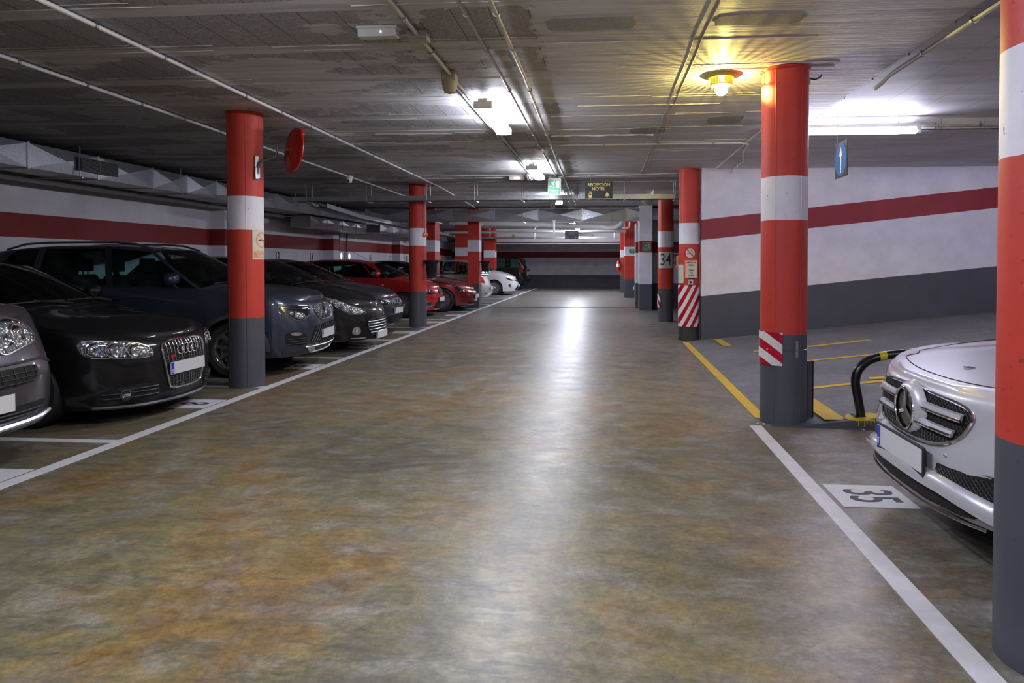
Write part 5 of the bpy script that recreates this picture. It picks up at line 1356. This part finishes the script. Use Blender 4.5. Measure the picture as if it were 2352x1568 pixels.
c.plate(.475,.0,off=.016)
# --- 4 black-brown hatchback
c=Car(L=4.30,W=1.81,af=.85,nf=2.3,sbf=[(.13,.05),(.18,.01),(.25,0),(.4,0),(.5,.01),(.65,.06),(.75,.13),(.85,.2)],zt=[(0,.70),(.15,.755),(.6,.88),(1.05,.97),(2.2,1.0),(3.4,1.03),(4.3,1.0)],zbf=.18,zbs=.2,zbr=.24,
      xf=.93,xr=3.54,wr=.32,ra=.35,cow=(1.0,1.28),rf=(1.85,2.0),rt=(3.85,3.75),rb=(4.18,4.05),zr=[(1.85,1.40),(2.5,1.47),(3.1,1.46),(3.9,1.38)],yr=.57,rc=.035,
      cols=[(1.34,2.06,'w'),(2.32,2.48,'b'),(2.40,2.55,'w'),(3.2,3.15,'p'),(3.28,3.22,'w'),(3.75,3.45,'p')],seams=(1.36,2.36),crown=.09)
c.build('car','glossy black hatchback with a lion badge and wide lower grille',(-3.68-2.15,10.97,0),0,P_blackp)
G,sm=grille(c,[(0,.50),(.38,.50),(.46,.46),(.42,.31),(.34,.245),(0,.235)],[[(-1,z),(1,z)] for z in (.29,.335,.38,.425,.465)],.006,M['satin'],frame=M['black'],fr=.008)
c.lampunit([(.40,.61),(.55,.585),(.75,.60),(.92,.68),(1.14,.84),(1.16,.865),(1.05,.84),(.8,.775),(.55,.68)],[(.70,.665,.045),(.86,.715,.048),(1.0,.775,.035)],back=M['lampin'],border=M['chrome'])
for sg in (1,-1):
    b=c.patch('fog_lamp',[(.60,.28),(.60,.39),(.72,.40),(.76,.30),(.70,.27)],M['satin'],.006,par=c.root,side=sg)[0]
    ctr=c.M(.67*sg,.335,.008); n=(c.M(.67*sg,.335,.05)-ctr).normalized(); MB().lathe([(.036,0),(.03,.008),(0,.01)],ctr,n,16).build('reflector',M['chrome'],b)
    c.line('bumper_strip',[(.50*sg,.46),(.80*sg,.475)],.007,M['chrome'],.004,par=c.root,sides=(1,)) if sg>0 else None
    c.line('bumper_lip',[(.52,.215),(.78,.225)],.006,M['chrome'],.004,par=c.root) if sg>0 else None
lb=MB(); ctr=c.M(0,.665,.008)
for q in ([(-.2,-1),(.3,-.6),(.1,-.1),(.5,.3),(.2,.8),(-.3,1),(-.5,.6),(-.1,.3),(-.4,-.2),(-.2,-1)],[(.1,-.1),(.6,-.2),(.7,-.5)],[(.4,.3),(.8,.45)],[(-.4,-.3),(-.7,-.8)]): lb.tube([ctr+Vector((-.03*p[1]*.5,p[0]*.055,p[1]*.055)) for p in q],.007,5)
lb.build('lion_badge',M['chrome'],c.root)
c.plate(.235,.0,off=.012)
# --- 5 grey hatch
c=Car(L=4.26,W=1.81,af=.75,nf=2.5,sbf=[(.15,.10),(.28,.02),(.45,0),(.6,.02),(.72,.08),(.85,.16)],zt=[(0,.73),(.15,.78),(.6,.88),(1.1,.95),(2.2,.98),(3.4,1.02),(4.26,.99)],zbf=.18,zbs=.2,zbr=.24,
      xf=.88,xr=3.51,wr=.315,ra=.345,cow=(1.05,1.3),rf=(1.9,2.05),rt=(3.8,3.7),rb=(4.15,4.02),zr=[(1.9,1.38),(2.5,1.44),(3.1,1.43),(3.9,1.35)],yr=.56,rc=.035,
      cols=[(1.38,2.1,'w'),(2.36,2.5,'b'),(2.44,2.57,'w'),(3.2,3.15,'p'),(3.3,3.25,'w'),(3.75,3.45,'p')],seams=(1.38,2.40),crown=.07)
c.build('car','dark grey hatchback between the black hatchback and the second round column',(-4.06-2.13,13.12,0),0,P_grey)
G,sm=grille(c,[(0,.70),(.27,.695),(.31,.66),(.24,.575),(0,.565)],hexl(0,1,.5,.75,.05),.004,M['alloyd'],frame=M['chrome'],fr=.007)
badge_s(c,.635,.048,M['chrome'],G,.018)
G2,_=grille(c,[(0,.40),(.50,.39),(.55,.33),(.48,.235),(0,.225)],hexl(0,1,.2,.45,.05),.004,M['black'],name='lower_grille')
c.lampunit([(.38,.61),(.42,.665),(.60,.715),(.92,.775),(.96,.765),(.86,.68),(.62,.60),(.48,.585)],[(.58,.65,.038),(.72,.685,.036)],back=M['alloyd'],border=M['chrome'])
for sg in (1,-1): c.patch('bumper_blade',[(.62,.27),(.66,.40),(.78,.45),(.76,.38)],M['satin'],.006,par=c.root,side=sg)
c.plate(.475,0,off=.014)
# --- 6 red hatch
c=Car(L=4.32,W=1.77,af=.72,nf=2.3,sbf=[(.15,.08),(.28,.02),(.45,0),(.6,.02),(.72,.07),(.85,.15)],zt=[(0,.735),(.12,.78),(.5,.88),(.95,.97),(2.0,1.02),(3.2,1.08),(4.32,1.05)],zbf=.17,zbs=.19,zbr=.24,
      xf=.80,xr=3.38,wr=.325,ra=.355,cow=(.78,1.12),rf=(1.72,1.9),rt=(3.8,3.7),rb=(4.2,4.05),zr=[(1.72,1.37),(2.4,1.45),(3.1,1.445),(3.9,1.36)],yr=.56,rc=.035,
      cols=[(1.22,1.62,'w'),(1.5,1.94,'p'),(1.54,1.98,'w'),(2.30,2.42,'b'),(2.38,2.5,'w'),(3.25,3.2,'p'),(3.35,3.28,'w'),(3.8,3.5,'p')],seams=(1.28,2.34),crown=.08,spokes=12)
c.build('car','bright red hatchback behind the second round column',(-4.32-2.16,17.75,0),0,P_red)
G,sm=grille(c,[(0,.695),(.15,.69),(.19,.64),(.14,.575),(0,.565)],[[(-1,z),(1,z)] for z in (.60,.63,.66)],.004,M['black'],frame=M['black'],fr=.008)
badge_s(c,.635,.045,M['chrome'],G,.018)
G2,_=grille(c,[(0,.41),(.34,.40),(.42,.33),(.48,.21),(0,.20)],hexl(0,1,.15,.45,.05),.004,M['black'],name='lower_grille')
c.lampunit([(.42,.60),(.44,.66),(.55,.71),(.72,.735),(.86,.71),(.88,.64),(.76,.60),(.55,.585)],[(.60,.655,.045),(.74,.665,.042)],back=M['alloyd'])
for sg in (1,-1):
    c.patch('fog_lamp',[(.52,.31),(.60,.40),(.86,.405),(.80,.31),(.62,.28)],M['alloyd'],.005,par=c.root,side=sg)
    P=smooth_poly([(.52,.31),(.60,.40),(.86,.405),(.80,.31),(.62,.28)],2); MB().tube([c.M(p[0]*sg,p[1],.008) for p in P],.007,5,closed=True).build('fog_lamp_frame',M['satin'],c.root)
    o=MB().lathe([(0,.005),(.018,.005),(.024,0)],c.P(1.3,.83,'f',sg),(0,sg,0),14); o.build('side_marker',M['paper'],c.root)
c.plate(.445,0,off=.016)
MB().tube([(c.L/2-2.0,0,1.47),(c.L/2-2.7,.0,1.85)],.004,5).build('aerial',M['black'],c.root)
# --- 7 dark red electric saloon
c=Car(L=4.69,W=1.85,af=.95,nf=2.15,sbf=[(.15,.10),(.25,.02),(.4,0),(.5,.02),(.62,.09),(.72,.20)],zt=[(0,.60),(.1,.645),(.5,.78),(1.0,.88),(1.4,.93),(2.5,.97),(3.6,1.02),(4.69,1.05)],zbf=.17,zbs=.17,zbr=.22,
      xf=.84,xr=3.72,wr=.335,ra=.365,cow=(1.0,1.4),rf=(2.0,2.15),rt=(4.0,3.7),rb=(4.4,4.2),zr=[(1.9,1.34),(2.5,1.43),(3.0,1.42),(4.0,1.22)],yr=.53,rc=.03,roofm=P_black,
      cols=[(1.5,2.2,'w'),(2.55,2.65,'b'),(2.62,2.72,'w'),(3.5,3.4,'p'),(3.55,3.45,'w'),(4.0,3.6,'p')],seams=(1.5,2.58),crown=.09,spokes=10)
c.roofm=P_black
c.build('car','dark red smooth-nosed saloon in the green painted bay by the square column',(-3.80-2.345,19.98,0),0,P_dred)
c.lampunit([(.62,.53),(.66,.60),(.80,.67),(1.08,.775),(1.12,.77),(1.0,.66),(.80,.56)],[(.80,.60,.035),(.70,.575,.028)],back=M['dark'])
for sg in (1,-1): c.patch('bumper_slot',[(.62,.39),(.62,.42),(.90,.425),(.92,.40)],M['dark'],.004,par=c.root,side=sg)
G2,_=grille(c,[(0,.27),(.55,.275),(.62,.25),(.5,.20),(0,.195)],None,name='lower_grille')
tb=MB(); ctr=c.M(0,.575,.01); tb.box(ctr.x-.01,ctr.x+.012,-.03,.03,.595,.605); tb.prism([(-.012,.59),(.012,.59),(0,.53)],lambda p:(ctr.x-.01,p[0],p[1]),lambda p:(ctr.x+.015,p[0],p[1])); tb.build('maker_badge',M['chrome'],c.root,smooth=False)
c.plate(.42,0,off=.014)
# --- 8 silver car parked nose-in
c=Car(L=4.35,W=1.79,af=.7,nf=2.5,ar=.50,nr=2.4,sbr=[(.25,.10),(.4,.0),(.55,.02),(.7,.08),(.9,.16),(1.05,.2)],zt=[(0,.75),(.3,.85),(1.0,.97),(2.2,1.0),(3.4,1.02),(4.35,1.0)],xf=.85,xr=3.55,wr=.32,ra=.35,cow=(.9,1.2),rf=(1.8,1.95),rt=(4.0,3.95),rb=(4.25,4.12),
      zr=[(1.8,1.40),(2.5,1.47),(3.2,1.46),(4.0,1.38)],yr=.58,rc=.03,cols=[(1.3,2.0,'w'),(2.3,2.45,'b'),(2.38,2.52,'w'),(3.3,3.3,'b'),(3.34,3.34,'w'),(3.86,3.66,'p')],seams=(1.3,2.34,3.3),crown=.06)
c.build('car','silver hatchback parked nose-in, seen past the square red column',(-3.86-2.17,22.95,0),HP,P_silg)
tail(c,[(.50,.70),(.50,.92),(.60,.97),(.78,.93),(.76,.74)]); c.plate(.55,0,e='r')
for sg in (1,-1): c.patch('bumper_reflector',[(.45,.36),(.45,.40),(.7,.41),(.7,.37)],M['taillens'],.006,'r',par=c.root,side=sg)
o=MB().lathe([(0,.004),(.07,.004),(.075,0)],c.P(.62,.78,'r',1),(0,1,0),18); o.build('fuel_flap',P_silg,c.root)
# --- 9 white hatchback
c=Car(L=4.30,W=1.76,af=.85,nf=2.2,sbf=[(.15,.10),(.3,.02),(.4,0),(.55,.04),(.7,.12),(.8,.2)],zt=[(0,.69),(.12,.74),(.5,.86),(1.0,.97),(2.2,1.0),(3.4,1.04),(4.3,1.02)],zbf=.18,zbs=.19,zbr=.24,xf=.95,xr=3.55,wr=.325,ra=.36,cow=(1.0,1.25),rf=(1.85,2.0),rt=(3.85,3.75),rb=(4.2,4.05),
      zr=[(1.85,1.40),(2.5,1.47),(3.1,1.455),(3.9,1.36)],yr=.56,rc=.035,cols=[(1.32,2.05,'w'),(2.3,2.45,'b'),(2.38,2.52,'w'),(3.2,3.15,'p'),(3.28,3.22,'w'),(3.75,3.45,'p')],seams=(1.35,2.34),crown=.08,spokes=10)
c.build('car','white hatchback with black triangular fog lamp recess in front of the people carrier',(-3.80-2.15,29.75,0),0,P_white)
G,sm=grille(c,[(0,.62),(.40,.66),(.42,.64),(.3,.59),(0,.575)],[[(-1,z),(1,z)] for z in (.60,.63)],.004,M['chrome'])
G2,_=grille(c,[(0,.46),(.22,.45),(.46,.22),(.42,.20),(0,.20)],hexl(0,1,.18,.48,.06),.004,M['black'],name='lower_grille')
c.lampunit([(.44,.62),(.46,.66),(.66,.70),(1.0,.77),(.96,.72),(.72,.62)],[(.60,.655,.03),(.72,.675,.03)],back=M['alloyd'],border=M['chrome'])
for sg in (1,-1): 
    b=c.patch('fog_recess',[(.70,.34),(.72,.40),(.80,.52),(.86,.42),(.84,.36)],M['dark'],.004,par=c.root,side=sg,smooth=1)[0]
    c.patch('fog_lamp',[(.75,.37),(.76,.42),(.81,.42),(.81,.37)],M['chrome'],.010,par=b,side=sg)
c.plate(.40,0,off=.02); badge_ellipse(c,.64,.06,.04,M['chrome'],c.root)
# --- 10 black people carrier nose-in
c=Car(L=4.53,W=1.82,af=.7,nf=2.6,ar=.45,nr=2.6,sbr=[(.3,.16),(.45,.0),(.62,.0),(.72,.10),(1.1,.20)],zt=[(0,.9),(.3,1.0),(1.0,1.08),(2.2,1.1),(3.4,1.12),(4.53,1.12)],zbf=.25,zbs=.26,zbr=.3,xf=.9,xr=3.52,wr=.35,ra=.385,cow=(1.0,1.25),rf=(1.85,2.0),rt=(4.22,4.16),rb=(4.42,4.3),
      zr=[(1.85,1.58),(2.5,1.66),(3.4,1.655),(4.25,1.58)],yr=.62,rc=.03,cols=[(1.32,2.05,'w'),(2.35,2.5,'b'),(2.42,2.57,'w'),(3.35,3.35,'p'),(3.42,3.42,'w'),(4.12,4.0,'p')],seams=(1.35,2.4,3.38),crown=.05)
c.build('car','black people carrier with tall red and white rear lamps near the far wall',(-3.95-2.26,35.3,0),HP,P_black)
tail(c,[(.70,.88),(.70,1.05),(.80,1.10),(.92,1.09),(.90,.88)])
for sg in (1,-1):
    P=MB(); pts=[(c.rb[1]-.02,.80,1.08),(c.rb[1]-.10,.74,1.25),(c.rb[1]-.18,.69,1.42),(c.rb[1]-.26,.655,1.56)]
    P.tube([(c.L/2-d,sg*y,z) for d,y,z in pts],[.045,.04,.035,.02],8); P.build('tail_lamp',M['taillens'],c.root)
    P=MB(); P.tube([(c.L/2-d-.05,sg*(y-.03),z) for d,y,z in pts],[.03,.03,.025,.02],8); P.build('reversing_lamp',M['satin'],c.root)
c.plate(.80,0,e='r'); c.line('bumper_chrome',[(-.75,.60),(0,.60),(.75,.60)],.012,M['chrome'],.01,'r',par=c.root,sides=(1,))
box('tailgate_handle',-c.L/2-.03,-c.L/2+.2,-.25,.25,.98,1.04,P_black,c.root,bevel=.015)
# --- 11 white car sliver at the far right
c=Car(L=4.2,W=1.75,af=.7,nf=2.4,cols=[(1.42,2.12,'w'),(2.4,2.5,'b'),(2.46,2.58,'w'),(3.3,3.1,'p'),(3.4,3.2,'w'),(3.9,3.5,'p')],seams=(1.4,2.4),rt=(3.6,3.5),rb=(4.1,3.98),zr=[(1.9,1.36),(2.6,1.41),(3.3,1.40),(3.7,1.33)],xr=3.4,zt=[(0,.68),(.3,.78),(.9,.90),(1.3,.96),(2.2,.99),(3.4,1.03),(4.2,1.0)])
c.build('car','white car almost hidden behind the grey pilaster on the right',(1.04+2.1,25.2,0),HP,P_white)
c.lampunit([(.42,.56),(.44,.64),(.62,.68),(.85,.69),(.82,.60),(.6,.55)],[(.6,.615,.04)],back=M['alloyd'])
G,sm=grille(c,[(0,.42),(.4,.41),(.44,.3),(.3,.22),(0,.21)],[[(-1,z),(1,z)] for z in (.27,.32,.37)],.005,M['black'])
c.plate(.46,0)
# --- 12 silver saloon on the right
c=Car(L=4.92,W=1.85,hr=1.1,af=.78,nf=2.9,sbf=[(.22,.05),(.30,-.03),(.38,-.035),(.52,-.035),(.62,.0),(.78,.025),(.90,.09)],rr=.045,zt=[(0,.805),(.10,.832),(.4,.875),(.9,.925),(1.3,.97),(2.4,1.03),(3.8,1.05),(4.92,1.0)],zbf=.26,zbs=.2,zbr=.24,xf=.86,xr=3.8,wr=.34,ra=.37,cow=(1.25,1.5),rf=(2.1,2.25),rt=(4.0,3.7),rb=(4.45,4.25),
      zr=[(2.0,1.38),(2.6,1.45),(3.2,1.44),(4.0,1.30)],yr=.56,rc=.035,cols=[(1.58,2.3,'w'),(2.6,2.7,'b'),(2.66,2.77,'w'),(3.5,3.4,'p'),(3.6,3.48,'w'),(4.0,3.65,'p')],seams=(1.6,2.64),crown=.06)
MC=c
c.build('car','silver saloon with a large star badge in its grille, behind the close-up column',(1.555+2.46,3.58,0),HP,P_sil)
full=[(0,.775),(.40,.765),(.475,.735),(.475,.70),(.42,.61),(.32,.555),(0,.530)]
G,sm=grille(c,full,hexl(0,1,.51,.80,.026),.0022,simple('mesh grey',(.02,.02,.022),.45),.005,frame=M['chrome'],fr=.0085)
for zz in (.706,.624):
    for sg in (1,-1):
        mb=MB(); e=.43 if zz>.66 else .39
        P=[]
        for s in np.linspace(.10,e,12):
            a=c.M(s*sg,zz+.018,.012); b=c.M(s*sg,zz+.012,.028); d=c.M(s*sg,zz-.010,.032); f=c.M(s*sg,zz-.018,.020); P.append([a,b,d,f,a])
        mb.grid(P); mb.add(P[0][:4],[(0,1,2,3)]); mb.add(P[-1][:4],[(3,2,1,0)]); lo=mb.build('grille_louvre',P_sil,G,angle=30)
        MB().tube([c.M(s*sg,zz-.013,.031) for s in np.linspace(.10,e,12)],.008,8).build('chrome_strip',M['chrome'],lo)
ctr=c.M(0,.660,.03); hb=MB(); hb.lathe([(.145,-.03),(.135,.0),(.11,.018),(.104,.018)],ctr,(1,0,0),40); hb.build('star_housing',P_sil,G)
stb=MB(); stb.lathe([(0,.012),(.103,.012)],ctr,(1,0,0),40); so=stb.build('star_disc',simple('badge black',(.008,.008,.01),.08,coat=1),G)
st=MB(); st.tube([ctr+Vector((.022,.103*math.cos(a),.103*math.sin(a))) for a in np.linspace(0,2*PI,48,endpoint=False)],.007,8,closed=True)
for k in range(3):
    a=PI/2+k*2*PI/3; dr_=Vector((0,math.cos(a),math.sin(a))); tn=Vector((0,-math.sin(a),math.cos(a))); o_=ctr+Vector((.018,0,0))
    st.add([o_+tn*.017-dr_*.008,o_-tn*.017-dr_*.008,o_+dr_*.098,o_+Vector((.014,0,0))],[(0,3,2),(3,1,2),(0,2,1)])
st.build('star_badge',M['chrome'],so,angle=15)
c.plate(.465,.0,off=.035,frame=True)
fr_=[o for o in G.parent.children if o.name.startswith('license_plate')][0].children[0]
text('frame_lettering','Mercedes-Benz',.021,M['paper'],fr_,(.0006,-.10,-.069),(PI/2,0,PI/2),bold=.0004,depth=.0004)
# lower intake, splitter, parking sensor, hood gap
for sg in (1,-1):
    b=c.patch('bumper_intake',[(.30,.485),(.30,.415),(.52,.38),(.75,.32),(.95,.25),(.98,.33),(.98,.49),(.72,.505),(.5,.50)],M['dark'],.003,par=c.root,side=sg,ns=16)[0]
    pp=smooth_poly([(.30,.485),(.30,.415),(.52,.38),(.75,.32),(.95,.25),(.98,.33),(.98,.49),(.72,.505),(.5,.50)],2)
    mb=MB()
    for ln in hexl(0,1,.2,.5,.024):
        run=[]
        for u in np.linspace(0,1,30):
            p=(ln[0][0]+(ln[1][0]-ln[0][0])*u,ln[0][1]+(ln[1][1]-ln[0][1])*u)
            if inside(pp,p[0],p[1]+.014) and inside(pp,p[0],p[1]-.01): run.append(c.M(p[0]*sg,p[1],.004))
        if len(run)>1: mb.tube(run[::3]+[run[-1]],.0020,4)
    mb.build('mesh_bars',MATS['mesh grey'],b)
    hl=c.lampunit if False else None
    ctr=c.M(.37*sg,.525,.001); n=(c.M(.37*sg,.50,.05)-ctr).normalized(); MB().lathe([(.012,0),(.011,.003),(.0,.004)],ctr,n,18).build('parking_sensor',P_sil,c.root)
c.lampunit([(.70,.63),(.72,.69),(.86,.77),(1.12,.85),(1.16,.83),(1.03,.69),(.83,.60)],[(.84,.69,.045),(.96,.74,.045)],back=M['dark'],border=M['black'])
mb=MB(); P=[]
for s in np.linspace(-1.0,1.0,61):
    a=abs(s); zc=.375-.0*a; dz=-.0 if a<.35 else -.20*(a-.35)**1.4
    P.append([c.M(s,zc+.055+dz,.004),c.M(s,zc+.045+dz,.03),c.M(s,zc+.01+dz*1.1,.045),c.M(s,max(.2,zc-.02+dz*1.15),.035),c.M(s,max(.195,zc-.028+dz*1.15),.0)])
mb.grid(P); mb.build('bumper_lower_wing',P_sil,c.root,angle=50)
c.patch('lower_air_slot',[(-.62,.285),(.62,.285),(.50,.355),(-.50,.355)],M['dark'],.016,par=c.root,side=1,ns=30,smooth=1)
c.line('splitter_edge',[(-.62,.285),(0,.276),(.62,.285)],.007,M['chrome'],.028,par=c.root,sides=(1,))
mb=MB()
pts=[]
for y in np.linspace(-.56,.56,41):
    d=.11+.09*(abs(y)/.56)**2.2; pts.append(Vector((c.L/2-d,y,c.capz(d,y)+.001)))
mb.tube(pts,.0028,5)
for sg in (1,-1):
    q=[pts[-1] if sg>0 else pts[0]]
    for d,y in ((.22,.575),(.26,.58),(.29,.60),(.33,.68),(.6,.755),(.9,.80),(1.3,.81)):
        q.append(Vector((c.L/2-d,sg*y,c.capz(d,y)+.001)))
    mb.tube(q,.0028,5)
mb.build('hood_gap',M['dark'],c.root)
hbz=MB(); d=.27; hbz.lathe([(0,.004),(.02,.004),(.026,.0)],(c.L/2-d,0,c.capz(d,0)),(.2,0,1),20); hbz.tube([(c.L/2-d+.026*math.cos(a),.026*math.sin(a),c.capz(d,0)+.005) for a in np.linspace(0,2*PI,16,endpoint=False)],.003,5,closed=True); hbz.build('hood_emblem',M['chrome'],c.root)
# --- stuff hanging from the black saloon's mirror is left out: too dark to tell
